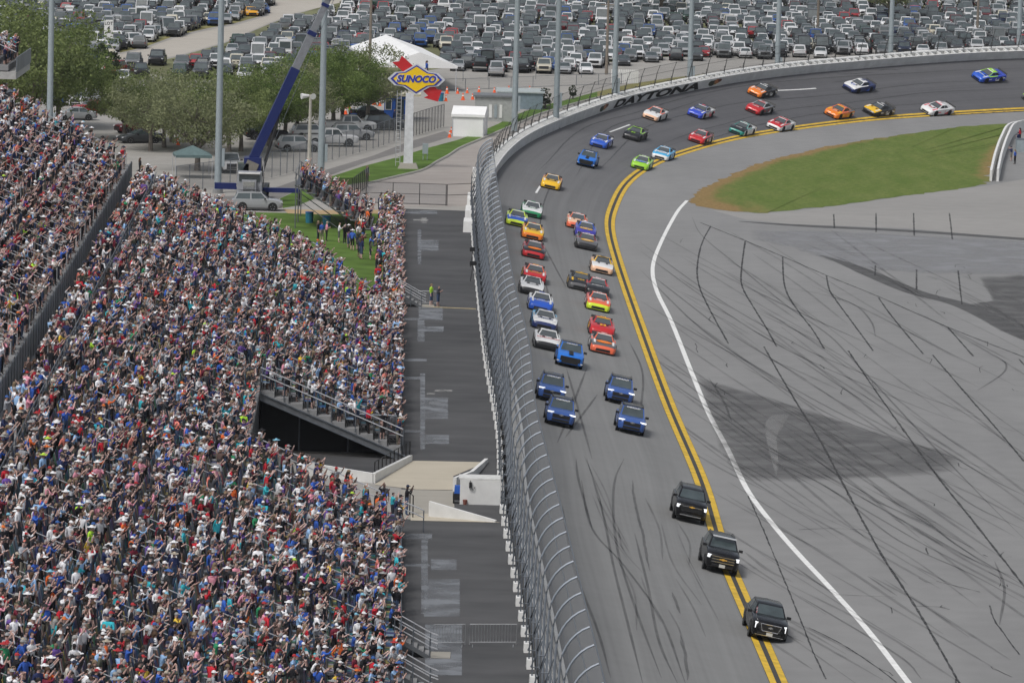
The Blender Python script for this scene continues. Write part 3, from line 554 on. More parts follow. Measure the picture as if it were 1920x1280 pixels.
SHIRTS = [('black', (.010, .010, .014), 25), ('white', (.80, .80, .82), 20), ('grey', (.30, .31, .335), 11), ('navy', (.020, .030, .095), 11), ('red', (.50, .02, .035), 7), ('blue', (.035, .11, .46), 8.5), ('maroon', (.17, .015, .035), 5), ('charcoal', (.05, .052, .062), 9), ('light blue', (.30, .48, .74), 6), ('turquoise', (.04, .44, .52), 2.8), ('olive', (.085, .09, .065), 1.5), ('orange', (.72, .14, .03), 1.5), ('pink', (.72, .30, .38), 3.5), ('yellow', (.70, .48, .06), .8), ('lime', (.42, .72, .05), .6), ('green', (.03, .25, .11), 1.4), ('purple', (.15, .08, .32), 3.5), ('cream', (.62, .58, .52), 2.5), ('coral', (.74, .23, .18), 1.8), ('brown', (.11, .07, .06), 1.5)]
PANTS = [('denim blue', (.05, .08, .15), 3), ('black', (.012, .012, .014), 5), ('khaki', (.20, .18, .145), 1.2), ('grey', (.09, .09, .10), 2), ('dark', (.025, .028, .042), 3)]
SKINS = [(.44, .29, .25), (.50, .345, .305), (.37, .23, .19), (.41, .265, .225), (.20, .12, .095), (.07, .042, .035)]
HAIRS = [('dark', (.018, .012, .009)), ('brown', (.07, .038, .02)), ('fair', (.20, .145, .09)), ('grey', (.30, .29, .28)), ('dark', (.02, .014, .011)), ('brown', (.045, .025, .015))]
CAPS = [('white', (.74, .74, .75), 7.5), ('black', (.015, .015, .017), 10), ('grey', (.30, .30, .30), 5), ('red', (.38, .03, .035), 2), ('blue', (.04, .11, .32), 1.6), ('tan', (.40, .35, .28), 1.4), ('light blue', (.20, .44, .56), 1.0), ('navy', (.02, .028, .06), 3), ('orange', (.6, .15, .03), .35), ('lime', (.42, .62, .06), .12)]
def pick(L_): return random.choices(L_, weights=[x[2] for x in L_])[0]
def person_colors():
    s_, p_, c_ = pick(SHIRTS), pick(PANTS), pick(CAPS); j0 = random.uniform(.85, 1.15); sk = random.choices(SKINS, weights=[5, 5, 4, 4, 1.5, 1])[0]; sk = tuple(min(1, x*1.14*j0) for x in sk); h_ = random.choice(HAIRS); shorts = random.random() < .6
    j = random.uniform(.8, 1.15); sc = tuple(min(1, x*j) for x in s_[1])
    return dict(shirt=sc, pants=p_[1], calf=sk if shorts else p_[1], skin=sk, hair=h_[1], cap=c_[1]), (s_[0], p_[0], shorts, h_[0], c_[0])
KEYS = ('skin', 'shirt', 'pants', 'calf', 'hair', 'cap')
PLACES = []            # (x, y, z, facing, place words)
def add_person(p, face, where): PLACES.append((p[0], p[1], p[2], face, where))
def instancer(name, pts, coll, ints, rots, scales, cols):
    """one object that stands shapes of a collection on points, with per-instance colours"""
    me = bpy.data.meshes.new(name); me.from_pydata([tuple(p) for p in pts], [], [])
    me.attributes.new('variant', 'INT', 'POINT').data.foreach_set('value', list(ints))
    me.attributes.new('turn', 'FLOAT', 'POINT').data.foreach_set('value', list(rots))
    me.attributes.new('size', 'FLOAT', 'POINT').data.foreach_set('value', list(scales))
    for k, vals in cols.items():
        me.attributes.new(k, 'FLOAT_COLOR', 'POINT').data.foreach_set('color', [c for v_ in vals for c in (*v_[:3], 1.)])
    o = link(name, me); ng = bpy.data.node_groups.new(name, 'GeometryNodeTree')
    ng.interface.new_socket('Geometry', in_out='INPUT', socket_type='NodeSocketGeometry'); ng.interface.new_socket('Geometry', in_out='OUTPUT', socket_type='NodeSocketGeometry')
    N_ = ng.nodes.new; L_ = ng.links.new; gi = N_('NodeGroupInput'); go = N_('NodeGroupOutput'); iop = N_('GeometryNodeInstanceOnPoints'); ci = N_('GeometryNodeCollectionInfo')
    ci.inputs['Collection'].default_value = coll; ci.inputs['Separate Children'].default_value = True; ci.inputs['Reset Children'].default_value = True
    def na(nm, ty): n = N_('GeometryNodeInputNamedAttribute'); n.data_type = ty; n.inputs['Name'].default_value = nm; return n.outputs['Attribute']
    cx = N_('ShaderNodeCombineXYZ'); L_(na('turn', 'FLOAT'), cx.inputs[2]); cs = N_('ShaderNodeCombineXYZ'); sz = na('size', 'FLOAT')
    for k in range(3): L_(sz, cs.inputs[k])
    mp_ = N_('GeometryNodeMeshToPoints'); L_(gi.outputs[0], mp_.inputs['Mesh'])
    L_(mp_.outputs[0], iop.inputs['Points']); L_(ci.outputs[0], iop.inputs['Instance']); iop.inputs['Pick Instance'].default_value = True; L_(na('variant', 'INT'), iop.inputs['Instance Index']); L_(cx.outputs[0], iop.inputs['Rotation']); L_(cs.outputs[0], iop.inputs['Scale']); L_(iop.outputs[0], go.inputs[0])
    md = o.modifiers.new('instances', 'NODES'); md.node_group = ng; return o
USED = set()
def lone(p, face, where, shirt=None, group='people standing about', var=None, sc=None):
    cols, nm = person_colors()
    if shirt:
        s_ = [x for x in SHIRTS if x[0] == shirt][0]; cols['shirt'] = s_[1]; nm = (shirt,)+nm[1:]
    k = random.choices(range(24), weights=VW)[0] if var is None else var; o = link('person', VARS[k]); o.location = p; o.rotation_euler = (0, 0, face); s1 = sc or random.uniform(.88, 1.0); o.scale = (s1,)*3
    for q in KEYS: o[q] = cols[q]
    for _try in range(40):
        desc, hd_ = VARINFO[k]; hw = {'cap': '%s cap' % nm[4], 'hat': '%s brimmed hat' % nm[4], 'long': 'long %s hair' % nm[3], 'short': '%s hair' % nm[3]}[hd_]; lb_ = 'person in %s shirt, %s, %s, %s' % (nm[0], hw, desc, where)
        if lb_ not in USED: break
        c2, n2 = person_colors(); keep = (cols['shirt'], nm[0]); cols = c2; nm = n2
        if shirt: cols['shirt'] = keep[0]; nm = (shirt,)+nm[1:]
        for q in KEYS: o[q] = cols[q]
    USED.add(lb_)
    desc, hd_ = VARINFO[k]; hw = {'cap': '%s cap' % nm[4], 'hat': '%s brimmed hat' % nm[4], 'long': 'long %s hair' % nm[3], 'short': '%s hair' % nm[3]}[hd_]
    tag(o, 'person in %s shirt, %s, %s, %s' % (nm[0], hw, desc, where), 'person', group); return o
VW = [(1.1, .45, .45, 1.7, 2.4, .8, 1.6, .25, 1.3, .3, 1.4, .6)[k % 12] for k in range(24)]
def finish_crowd():
    info = []
    for q in PLACES:
        x, y, s_ = pix((q[0], q[1], q[2]+1.5)); info.append((s_ if (4 < x < 1916 and 4 < y < 1290) else 0, x, y))
    order = sorted(range(len(PLACES)), key=lambda i: -info[i][0]); near = set([i for i in order[:255] if info[i][0] > 0])
    pts, vr, ro, sc = [], [], [], []; cols = {k: [] for k in KEYS}
    for i, (x, y, z, f_, where) in enumerate(PLACES):
        if i in near: lone((x, y, z), f_, where, group='spectators in the near stand rows'); continue
        c, _ = person_colors(); pts.append((x, y, z)); vr.append(random.choices(range(24), weights=VW)[0]); ro.append(f_); sc.append(random.choice((1, 1, 1, .97, .82))*random.uniform(.88, 1.0))
        for k in KEYS: cols[k].append(c[k])
    o = instancer('crowd', pts, pcol, vr, ro, sc, cols); stuff(o, 'dense crowd of standing spectators filling the grandstand', 'crowd'); print('people', len(PLACES))
# ================================================================ grandstand
SA = np.array([-4.516, 248.78]); ST = np.array([-.022256, .999752]); SN = np.array([-.999752, -.022256])
def spt(L_, s_, z=0.): q = SA+SN*L_+ST*(s_-SA[1]); return Vector((q[0], q[1], z))
SROT = math.atan2(ST[1], ST[0])-math.pi/2                    # stand turned a little from the y axis
RD, RR, Z0 = .83, .34, 3.2
def row_z(k): return Z0+RR*k
def s_end(L_): return 394+22*min(1, L_/6)+1.5*min(1, L_/18)
S0 = 196.
ORDW = 'first second third fourth fifth sixth seventh eighth ninth tenth eleventh twelfth thirteenth fourteenth fifteenth sixteenth seventeenth eighteenth nineteenth twentieth twenty-first twenty-second twenty-third'.split()
CONC = mat('stand_concrete', (.24, .24, .24), .8, noise=.18, scale=.8); STL = mat('stand_steel', (.16, .17, .18), .55, .5, noise=.15); RAIL = mat('white_handrail', (.50, .51, .53), .5, .2, noise=.08); DKP = mat('dark_shade_panel', (.02, .021, .023), .8, noise=.2); WALLP = mat('grey_wall_panel', (.17, .19, .205), .5, .4, noise=.18, scale=.6)  # DKP: near-black, the shade under the stand put into the colour
stand = empty('grandstand', spt(0, S0, GZ)); stand.rotation_euler = (0, 0, SROT); tag(stand, 'long raked grandstand with stepped rows facing the banked track', 'grandstand')
# local frame of the stand: x = -L (towards track is +x), y = s - S0, z above GZ
def sl_(L_, s_, z): return (-L_, s_-S0, z-GZ)
GAP0, GAP1, GAPL = 300., 330., 8.4; KG = int(GAPL/RD)
def slab(name, k, a, b_, z, extra=0.):
    L0 = k*RD
    MB().add([sl_(L0, a, z-RR-.05), sl_(L0, a, z), sl_(L0+RD, a, z), sl_(L0+RD, a, z-.12), sl_(L0, b_, z-RR-.05), sl_(L0, b_, z), sl_(L0+RD, b_, z), sl_(L0+RD, b_, z-.12)], [(0, 1, 5, 4), (1, 2, 6, 5), (2, 3, 7, 6), (3, 0, 4, 7), (0, 3, 2, 1), (4, 5, 6, 7)]).build('tread', CONC, stand)
NR = 22
for k in range(NR):
    L_ = k*RD
    if k < KG: slab('tread', k, S0, GAP0, row_z(k)); slab('tread', k, GAP1, s_end(L_), row_z(k))
    else: slab('tread', k, S0, s_end(L_), row_z(k))
WKZ = row_z(NR)                                              # walkway level
LW0, LW1 = NR*RD, 20.2
MB().add([sl_(LW0, S0, WKZ-.4), sl_(LW0, S0, WKZ), sl_(LW1, S0, WKZ), sl_(LW1, S0, WKZ-.4), sl_(LW0, 419, WKZ-.4), sl_(LW0, 419, WKZ), sl_(LW1, 419, WKZ), sl_(LW1, 419, WKZ-.4)], [(0, 1, 5, 4), (1, 2, 6, 5), (2, 3, 7, 6), (3, 0, 4, 7)]).build('walkway', CONC, stand)
pw = 2.2; wpm = MB().box((0, 0, .75), (.08, pw-.05, 1.55)).mesh('wall_panel', WALLP); spm = MB().tube([(.06, 0, 0), (.06, 0, 1.7)], .03, 5).mesh('panel_post', STL)
for s_ in np.arange(250, 420, pw): o = link('wall_panel', wpm, stand); o.location = sl_(LW1, s_+pw/2, WKZ); o = link('panel_post', spm, stand); o.location = sl_(LW1, s_, WKZ)
UR, UD, UZ = 24, .83, WKZ+1.35
URR = .37
for k in range(UR):
    L0 = LW1+.1+k*UD; z = UZ+URR*k
    MB().add([sl_(L0, 240, z-URR-.05), sl_(L0, 240, z), sl_(L0+UD, 240, z), sl_(L0+UD, 240, z-.12), sl_(L0, 421+k*.3, z-URR-.05), sl_(L0, 421+k*.3, z), sl_(L0+UD, 421+k*.3, z), sl_(L0+UD, 421+k*.3, z-.12)], [(0, 1, 5, 4), (1, 2, 6, 5), (2, 3, 7, 6), (3, 0, 4, 7), (0, 3, 2, 1), (4, 5, 6, 7)]).build('tread', CONC, stand)
def sheet3(name, P, m): return MB().add(P, [tuple(range(len(P)))]).build(name, m, stand)
# closing walls, added so the hollow under the stand stays dark
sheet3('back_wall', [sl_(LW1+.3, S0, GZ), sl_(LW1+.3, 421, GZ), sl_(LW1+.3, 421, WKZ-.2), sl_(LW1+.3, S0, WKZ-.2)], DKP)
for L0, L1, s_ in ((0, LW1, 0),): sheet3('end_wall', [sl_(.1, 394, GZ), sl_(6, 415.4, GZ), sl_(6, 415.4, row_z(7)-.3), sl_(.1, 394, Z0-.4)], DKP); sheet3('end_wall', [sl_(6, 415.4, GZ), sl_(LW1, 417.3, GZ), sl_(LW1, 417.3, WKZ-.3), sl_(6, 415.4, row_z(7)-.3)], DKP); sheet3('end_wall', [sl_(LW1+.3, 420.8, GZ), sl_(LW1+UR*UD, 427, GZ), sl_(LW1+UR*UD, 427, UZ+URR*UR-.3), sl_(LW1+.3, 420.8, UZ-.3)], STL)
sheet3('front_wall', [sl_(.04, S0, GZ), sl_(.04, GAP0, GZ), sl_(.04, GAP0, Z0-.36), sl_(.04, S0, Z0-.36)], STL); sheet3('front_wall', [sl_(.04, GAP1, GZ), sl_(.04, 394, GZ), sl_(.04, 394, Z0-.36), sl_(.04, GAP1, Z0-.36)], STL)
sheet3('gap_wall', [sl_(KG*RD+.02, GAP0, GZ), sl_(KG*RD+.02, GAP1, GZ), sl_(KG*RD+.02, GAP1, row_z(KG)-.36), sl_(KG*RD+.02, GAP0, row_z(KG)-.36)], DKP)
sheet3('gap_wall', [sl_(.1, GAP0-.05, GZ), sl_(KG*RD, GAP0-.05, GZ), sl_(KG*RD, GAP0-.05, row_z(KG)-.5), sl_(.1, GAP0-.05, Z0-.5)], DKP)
# stringer, step ends and rails along the gap
def slope_z(L_): return Z0+RR/RD*L_
MB().add([p for s_ in (GAP1-.12, GAP1+.12) for p in (sl_(-.3, s_, slope_z(-.3)-.80), sl_(-.3, s_, slope_z(-.3)-.42), sl_(KG*RD+.4, s_, slope_z(KG*RD+.4)-.42), sl_(KG*RD+.4, s_, slope_z(KG*RD+.4)-.80))], [(0, 1, 2, 3), (7, 6, 5, 4), (0, 4, 5, 1), (1, 5, 6, 2), (2, 6, 7, 3), (3, 7, 4, 0)]).build('stringer', STL, stand)
for dz in (-.42, -.80): MB().add([p for s_ in (GAP1-.2, GAP1+.05) for p in (sl_(-.3, s_, slope_z(-.3)+dz-.03), sl_(-.3, s_, slope_z(-.3)+dz+.03), sl_(KG*RD+.4, s_, slope_z(KG*RD+.4)+dz+.03), sl_(KG*RD+.4, s_, slope_z(KG*RD+.4)+dz-.03))], [(0, 1, 2, 3), (7, 6, 5, 4), (0, 4, 5, 1), (1, 5, 6, 2), (2, 6, 7, 3), (3, 7, 4, 0)]).build('stringer_flange', GALV, stand)
sheet3('shade_panel', [sl_(.6, GAP1+2.5, GZ), sl_(KG*RD, GAP1+2.5, GZ), sl_(KG*RD, GAP1+2.5, row_z(KG)-.6), sl_(.6, GAP1+2.5, Z0-.3)], DKP)  # near-black sheet standing in for deep shade in the opening
def slope_rail(s_, La, Lb, hs=(1.05, .62), posts=6, r=.035, m=None):
    for h in hs: MB().tube([sl_(La, s_, slope_z(La)+h), sl_(Lb, s_, slope_z(Lb)+h)], r, 5).build('handrail', m or RAIL, stand)
    for q in range(posts):
        L_ = La+(Lb-La)*q/(posts-1); MB().tube([sl_(L_, s_, slope_z(L_)-.3), sl_(L_, s_, slope_z(L_)+max(hs))], r*.95, 5).build('rail_post', GALV, stand)
slope_rail(GAP1-.1, -.1, KG*RD, (1.1, .7), 7); slope_rail(GAP0+.1, -1.2, KG*RD, (1.0, .62), 3)
slope_rail(416.6, 6., 18, (1.05, .7, .35), 8)
for a_, b_ in (((.1, 394.3), (6, 415.6)),):
    for h in (1.05, .7): MB().tube([sl_(a_[0], a_[1], slope_z(a_[0])+h), sl_(b_[0], b_[1], slope_z(b_[0])+h)], .035, 5).build('handrail', RAIL, stand)
# aisle rails
def aisle_rail(s_, L0, L1, zf):
    h = .95; bb = MB(); bb.tube([sl_(L0, s_, zf(L0)), sl_(L0, s_, zf(L0)+h-.1), sl_(L0+.12, s_, zf(L0+.12)+h), sl_(L1, s_, zf(L1)+h), sl_(L1, s_, zf(L1))], .024, 5).tube([sl_(L0, s_, zf(L0)+.5), sl_(L1, s_, zf(L1)+.5)], .018, 4); bb.build('handrail', RAIL, stand)
AISLES = list(np.arange(S0+3.5, 418, 8.4)); UAISLES = list(np.arange(244, 424, 5.0))
for s_ in AISLES:
    for k in (1, 6, 11, 16):
        if (k < KG and GAP0-1 < s_ < GAP1+1) or s_ > s_end(k*RD)-1: continue
        aisle_rail(s_, k*RD+.2, (k+3.6)*RD, slope_z)
uz = lambda L_: UZ+URR/UD*(L_-LW1-.1)
for s_ in UAISLES:
    for k in (0, 5, 10, 15, 20): aisle_rail(s_, LW1+.3+k*UD, LW1+(k+3.9)*UD, uz)
# rail on the track side of the walkway and along the front row
for (L_, z, sa, sb) in ((LW0-.05, WKZ, 250, 418), (.02, Z0, S0, GAP0), (.02, Z0, GAP1, 394)):
    for h in (1.05, .7, .35): MB().tube([sl_(L_, sa, z+h), sl_(L_, sb, z+h)], .028, 5).build('front_rail', GALV, stand)
    for s_ in np.arange(sa, sb, 2.0): MB().tube([sl_(L_, s_, z-.2), sl_(L_, s_, z+1.05)], .03, 4).build('rail_post', GALV, stand)
# seats with many-coloured backs
SEATC = [(.03, .10, .24), (.035, .20, .26), (.09, .05, .17), (.34, .28, .07), (.42, .42, .42), (.05, .17, .09), (.22, .05, .06), (.06, .07, .18), (.22, .30, .38), (.02, .02, .024), (.02, .02, .024), (.03, .03, .035), (.10, .10, .11)]
M_SEAT = amat('seat_plastic', 'shell', .45); M_SEAT2 = amat('seat_band', 'band', .45); M_FR = mat('seat_frame', (.03, .03, .033), .6, noise=0)
sbm = MB().add([(-.20, -.21, .42), (.20, -.21, .42), (.20, .21, .42), (-.20, .21, .42), (-.20, -.21, .46), (.20, -.21, .45), (.20, .21, .45), (-.20, .21, .46)], [(0, 3, 2, 1), (4, 5, 6, 7), (0, 1, 5, 4), (1, 2, 6, 5), (2, 3, 7, 6), (3, 0, 4, 7)], 0)
def backp(y0, y1, mi): sbm.add([(-.22, y0, .44), (-.22, y1, .44), (-.32, y1*.9, .92), (-.32, y0*.9, .92), (-.25, y0, .44), (-.25, y1, .44), (-.35, y1*.9, .92), (-.35, y0*.9, .92)], [(0, 1, 2, 3), (7, 6, 5, 4), (3, 2, 6, 7), (0, 4, 5, 1), (1, 5, 6, 2), (0, 3, 7, 4)], mi)
backp(-.22, -.02, 0); backp(-.02, .10, 1); backp(.10, .22, 0); sbm.box((-.16, 0, .21), (.06, .3, .42), 2)
seat_me = sbm.mesh('seat', [M_SEAT, M_SEAT2, M_FR]); scol = bpy.data.collections.new('seat_shapes'); scol.objects.link(bpy.data.objects.new('seat_shape', seat_me))
seats = []
for k in range(NR):
    L_ = k*RD+.52
    for s_ in np.arange(S0+.3, s_end(k*RD)-.3, .52):
        if (k < KG and GAP0-.5 < s_ < GAP1+.5) or min(abs(s_-a_) for a_ in AISLES) < .55: continue
        p = spt(L_, s_, row_z(k)); x, y, sc_ = pix((p.x, p.y, p.z+.8))
        if -40 < x < 1000 and y < 1330: seats.append((p, sc_, k))
seats.sort(key=lambda q: -q[1])
for p, sc_, k in seats[:300]:
    o = link('seat', seat_me, stand); q = p-Vector(stand.location); o.location = Matrix.Rotation(-SROT, 3, 'Z') @ q
    o['shell'] = random.choice(SEATC); o['band'] = random.choice(SEATC)
inv = Matrix.Rotation(-SROT, 3, 'Z')
o = instancer('seat_rows', [tuple(inv @ (q[0]-Vector(stand.location))) for q in seats[300:]], scol, [0]*len(seats[300:]), [0.]*len(seats[300:]), [1.]*len(seats[300:]), dict(shell=[random.choice(SEATC) for _ in seats[300:]], band=[random.choice(SEATC) for _ in seats[300:]])); o.parent = stand; o['kind'] = 'stuff'
# spectators: close packed but with gaps where seats show
FACE0 = SROT
def face(): return FACE0+random.gauss(-.25, .5)
for k in range(NR):
    s_ = S0+.2; clump = 1.
    while s_ < s_end(k*RD)-.3:
        s_ += random.uniform(.45, .66)
        if random.random() < .14: clump = random.choice((1., 1., 1., .85, .6))
        if (k < KG and GAP0-.4 < s_ < GAP1+.35): continue
        ais = min(abs(s_-a_) for a_ in AISLES) < .5
        if ais and random.random() > .15: continue
        if random.random() > clump*(.95 if s_ > 300 else .92): continue
        p = spt(k*RD+.3+random.uniform(-.25, .22), s_+random.uniform(-.15, .15), row_z(k)); x, y, sc_ = pix((p.x, p.y, p.z+1.4))
        if -30 < x < 1000 and y < 1330: add_person(p, face(), ORDW[k]+' stand row')
for s_ in np.arange(250, 418, .75):
    for L_ in (LW0+.35, LW0+1.0):
        if random.random() < .62: p = spt(L_+random.uniform(-.2, .25), s_+random.uniform(-.3, .3), WKZ); add_person(p, face()+random.choice((0, 0, 0, 1.4, -1.4)), 'stand walkway')
for k in range(UR):
    for s_ in np.arange(240.5, 420+k*.3, .52):
        if min(abs(s_-a_) for a_ in UAISLES) < .5 or random.random() < .2+.1*(s_ > 395): continue
        p = spt(LW1+.1+k*UD+.3+random.uniform(-.1, .12), s_+random.uniform(-.12, .12), UZ+URR*k); x, y, sc_ = pix((p.x, p.y, p.z+1.4))
        if -30 < x < 1000 and y < 1330: add_person(p, face(), 'upper stand')
for s_ in np.arange(396, 497, .42):                          # standing three and four deep along the walk beyond the stand
    for L_ in (.15, .65, 1.15, 1.7):
        if random.random() < (.95, .9, .6, .3)[int(L_/.55)]: add_person(spt(L_+random.uniform(-.1, .2), s_+random.uniform(-.15, .15), GZ), face(), 'rail past stand')
# ================================================================ vehicles
GLASS = mat('car_glass', (.055, .072, .076), .10, 0., .25, 1.5, spec=.8); TYRE = mat('tyre_rubber_black', (.012, .012, .013), .85, noise=0); RIM = mat('alloy_rim', (.32, .33, .34), .35, .7, 0.); RIMD = mat('dark_rim', (.03, .03, .032), .4, .6, 0.)
TRIM = mat('black_trim', (.014, .014, .015), .55, noise=0); LAMP = mat('lamp_lens', (.62, .64, .66), .15, noise=0, spec=.8); LIT = mat('lit_lamp', (.95, .97, 1.), .2, noise=0, emit=.6); TAIL = mat('tail_lens', (.30, .012, .012), .25, noise=0); CHROME = mat('chrome', (.62, .62, .62), .15, .9, 0.); PLATE = mat('number_plate', (.55, .55, .52), .6, noise=0)
PAINT = amat('car_paint', 'paint', .26, .2, spec=.3); P_ROOF = amat('roof_paint', 'roof', .26, .2, spec=.3); P_HOOD = amat('hood_paint', 'hood', .3, .5); P_NOSE = amat('nose_paint', 'nose', .3, .5); P_SIDE = amat('side_paint', 'side', .3, .5); P_DECK = amat('deck_paint', 'deck', .3, .5)
def lerp(a, b, t): return a+(b-a)*t
def wheel_mesh(r, w, rimm):
    b = MB(); n = 14
    for (rr, y) in ((r*.97, -w/2), (r, -w/2+.03), (r, w/2-.03), (r*.97, w/2)): b.v += [(rr*math.cos(2*math.pi*k/n), y, rr*math.sin(2*math.pi*k/n)) for k in range(n)]
    for j in range(3):
        for k in range(n): b.f.append((j*n+k, j*n+(k+1) % n, (j+1)*n+(k+1) % n, (j+1)*n+k)); b.m.append(0)
    for sgn, base in ((-1, 0), (1, 3*n)):
        o = len(b.v); b.v += [(r*.66*math.cos(2*math.pi*k/n), sgn*w/2, r*.66*math.sin(2*math.pi*k/n)) for k in range(n)]
        for k in range(n): b.f.append((base+k, base+(k+1) % n, o+(k+1) % n, o+k)); b.m.append(0)
        b.f.append(tuple(range(o, o+n))); b.m.append(0)
    return b.mesh('wheel', [TYRE], 40)
def rim_mesh(r, w, m):
    b = MB(); n = 10
    for sgn in (-1, 1):
        o = len(b.v); b.v += [(r*.62*math.cos(2*math.pi*k/n), sgn*(w/2+.012), r*.62*math.sin(2*math.pi*k/n)) for k in range(n)]+[(r*.2*math.cos(2*math.pi*k/n), sgn*(w/2-.02), r*.2*math.sin(2*math.pi*k/n)) for k in range(n)]
        for k in range(0, n, 2): b.f.append((o+k, o+(k+1) % n, o+n+(k+1) % n, o+n+k)); b.m.append(0)
        b.f.append(tuple(range(o+n, o+2*n))); b.m.append(0)
    return b.mesh('rim', [m])
def loft(stations, prof, capmat=0, matf=None):
    """stations: x + params; prof(st) -> half profile [(y,z)] bottom centre to top centre"""
    b = MB(); rings = []
    for st_ in stations:
        hp = prof(st_); ring = hp+[(-y, z) for y, z in reversed(hp[1:-1])]; o = len(b.v); b.v += [(st_[0], y, z) for y, z in ring]; rings.append((o, len(ring), len(hp)))
    n, nh = rings[0][1], rings[0][2]
    for i in range(len(stations)-1):
        for j in range(n):
            jj = min(j, n-1-j); b.f.append((rings[i][0]+j, rings[i+1][0]+j, rings[i+1][0]+(j+1) % n, rings[i][0]+(j+1) % n)); b.m.append(matf(i, jj) if matf else 0)
    b.f.append(tuple(range(rings[0][0], rings[0][0]+n))); b.m.append(capmat); b.f.append(tuple(reversed(range(rings[-1][0], rings[-1][0]+n)))); b.m.append(matf(len(stations)-2, 1) if matf else capmat)
    return b
def quad_patch(q, u0, u1, v0, v1, off=.008):
    q = [Vector(p) for p in q]; nrm = (q[1]-q[0]).cross(q[3]-q[0]).normalized()
    f = lambda u, v: q[0]*(1-u)*(1-v)+q[1]*u*(1-v)+q[2]*u*v+q[3]*(1-u)*v+nrm*off
    return [f(u0, v0), f(u1, v0), f(u1, v1), f(u0, v1)]
def slab_q(P, th=.012):
    P = [Vector(p) for p in P]; n = (P[1]-P[0]).cross(P[3]-P[0]).normalized(); return MB().add([p for p in P]+[p-n*th for p in P], [(0, 1, 2, 3), (7, 6, 5, 4), (0, 4, 5, 1), (1, 5, 6, 2), (2, 6, 7, 3), (3, 7, 4, 0)])
def gen(P):
    """street vehicle shape from a table of measures -> {part: [(mesh, matrix)]}"""
    Ln, Wd, H, zb = P['L'], P['W'], P['H'], P['zb']; hw = Wd/2; x0, x1 = -Ln/2, Ln/2; belt, zc, zn = P['belt'], P['cowl'], P['nose']
    xw0, xw1, xr1, xr0 = P['xw0'], P['xw1'], P['xr1'], P['xr0']; zt = P.get('tail', belt)
    S = [(x0, .86, zb+.18, zt-.14, zt-.06), (x0+.10, .95, zb+.02, zt-.02, zt), (x0+.5, 1., zb, belt-.02, zt), (xr0, 1., zb, belt, zt), (lerp(xr0, xw0, .5), 1., zb, belt, belt), (xw0, 1., zb, belt-.01, zc), (lerp(xw0, x1, .55), .99, zb, lerp(belt, zn, .5)-.05, lerp(zc, zn, .35)), (x1-.32, .955, zb, zn-.10, zn), (x1-.10, .87, zb+.03, zn-.17, zn-.07), (x1, .74, zb+.10, zn-.28, zn-.19)]
    def prof(s_):
        _, w, b0, zs, zt_ = s_; w *= hw; return [(0, b0), (w*.92, b0), (w*.985, b0+.14), (w, lerp(b0, zs, .55)), (w*.97, zs), (w*.86, zs+(zt_-zs)*.7+.01), (w*.45, zt_+.012), (0, zt_+.015)]
    body = loft(S, prof)
    # cabin
    rh, bhw = hw*P.get('rw', .76), hw*.93; zbt = belt-.03; zr = H
    B = {'fl': (xw0, bhw*.95, zc-.02), 'fr': (xw0, -bhw*.95, zc-.02), 'rl': (xr0, bhw*.95, zbt), 'rr': (xr0, -bhw*.95, zbt)}
    T = {'fl': (xw1, rh*.97, zr-.03), 'fr': (xw1, -rh*.97, zr-.03), 'rl': (xr1, rh*.95, zr-.05), 'rr': (xr1, -rh*.95, zr-.05)}
    xm = lerp(xw1, xr1, .45); ml, mr = (xm, rh, zr-.01), (xm, -rh, zr-.01); roofc = [(xw1-.1, 0, zr+.02), (xm, 0, zr+.035), (xr1+.1, 0, zr)]
    bm_l, bm_r = (xm, bhw, zbt), (xm, -bhw, zbt)
    cv = [B['fl'], B['fr'], B['rl'], B['rr'], T['fl'], T['fr'], T['rl'], T['rr'], ml, mr, bm_l, bm_r]+roofc
    rm = 1
    body.add(cv, [(1, 0, 4, 5), (2, 3, 7, 6), (0, 10, 8, 4), (10, 2, 6, 8), (3, 11, 9, 7), (11, 1, 5, 9), (4, 8, 13, 12), (5, 12, 13, 9), (8, 6, 14, 13), (9, 13, 14, 7), (4, 12, 5), (6, 7, 14)], [0, 0, 0, 0, 0, 0, rm, rm, rm, rm, rm, rm])
    out = {}
    wsq = [cv[1], cv[0], cv[4], cv[5]]; out['windshield'] = [(slab_q(quad_patch(wsq, .05, .95, .05, .95)).mesh('windshield', GLASS), None)]
    rq = [cv[2], cv[3], cv[7], cv[6]]; out['rear_window'] = [(slab_q(quad_patch(rq, .09, .91, .2 if not P.get('bed') else .08, .9)).mesh('rear_window', GLASS), None)]
    sw = []
    for q, u0, u1 in (([cv[0], cv[10], cv[8], cv[4]], .12, .95), ([cv[10], cv[2], cv[6], cv[8]], .05, .9 if not P.get('bed') else .8), ([cv[3], cv[11], cv[9], cv[7]], .1 if not P.get('bed') else .2, .95), ([cv[11], cv[1], cv[5], cv[9]], .05, .88)):
        sw.append((slab_q(quad_patch(q, u0, u1, .12, .88)).mesh('side_window', GLASS), None))
    out['side_window'] = sw
    if P.get('bed'):                                         # open load bed
        bx0, bx1 = x0+.10, xr0-.05; body.box(((bx0+bx1)/2, 0, zt+.035), (bx1-bx0, Wd*.97, .07), 0); bb = MB().box(((bx0+bx1)/2, 0, zt+.05), (bx1-bx0-.16, Wd*.78, .06)); out['load_bed'] = [(bb.mesh('load_bed', TRIM), None)]
    # arches
    r = P['r']; wx = P['wx']; wy = hw-.11
    for x in wx:
        for s_ in (-1, 1): body.tube([(x, s_*(hw-.02), r+.02), (x, s_*(hw+.012), r+.02)], r*1.17, 12, 2)
    for s_ in (-1, 1): body.box((xw0-.35, s_*(bhw+.14), zbt+.12), (.12, .24, .15), 2 if P.get('darkmirror', 1) else 0)
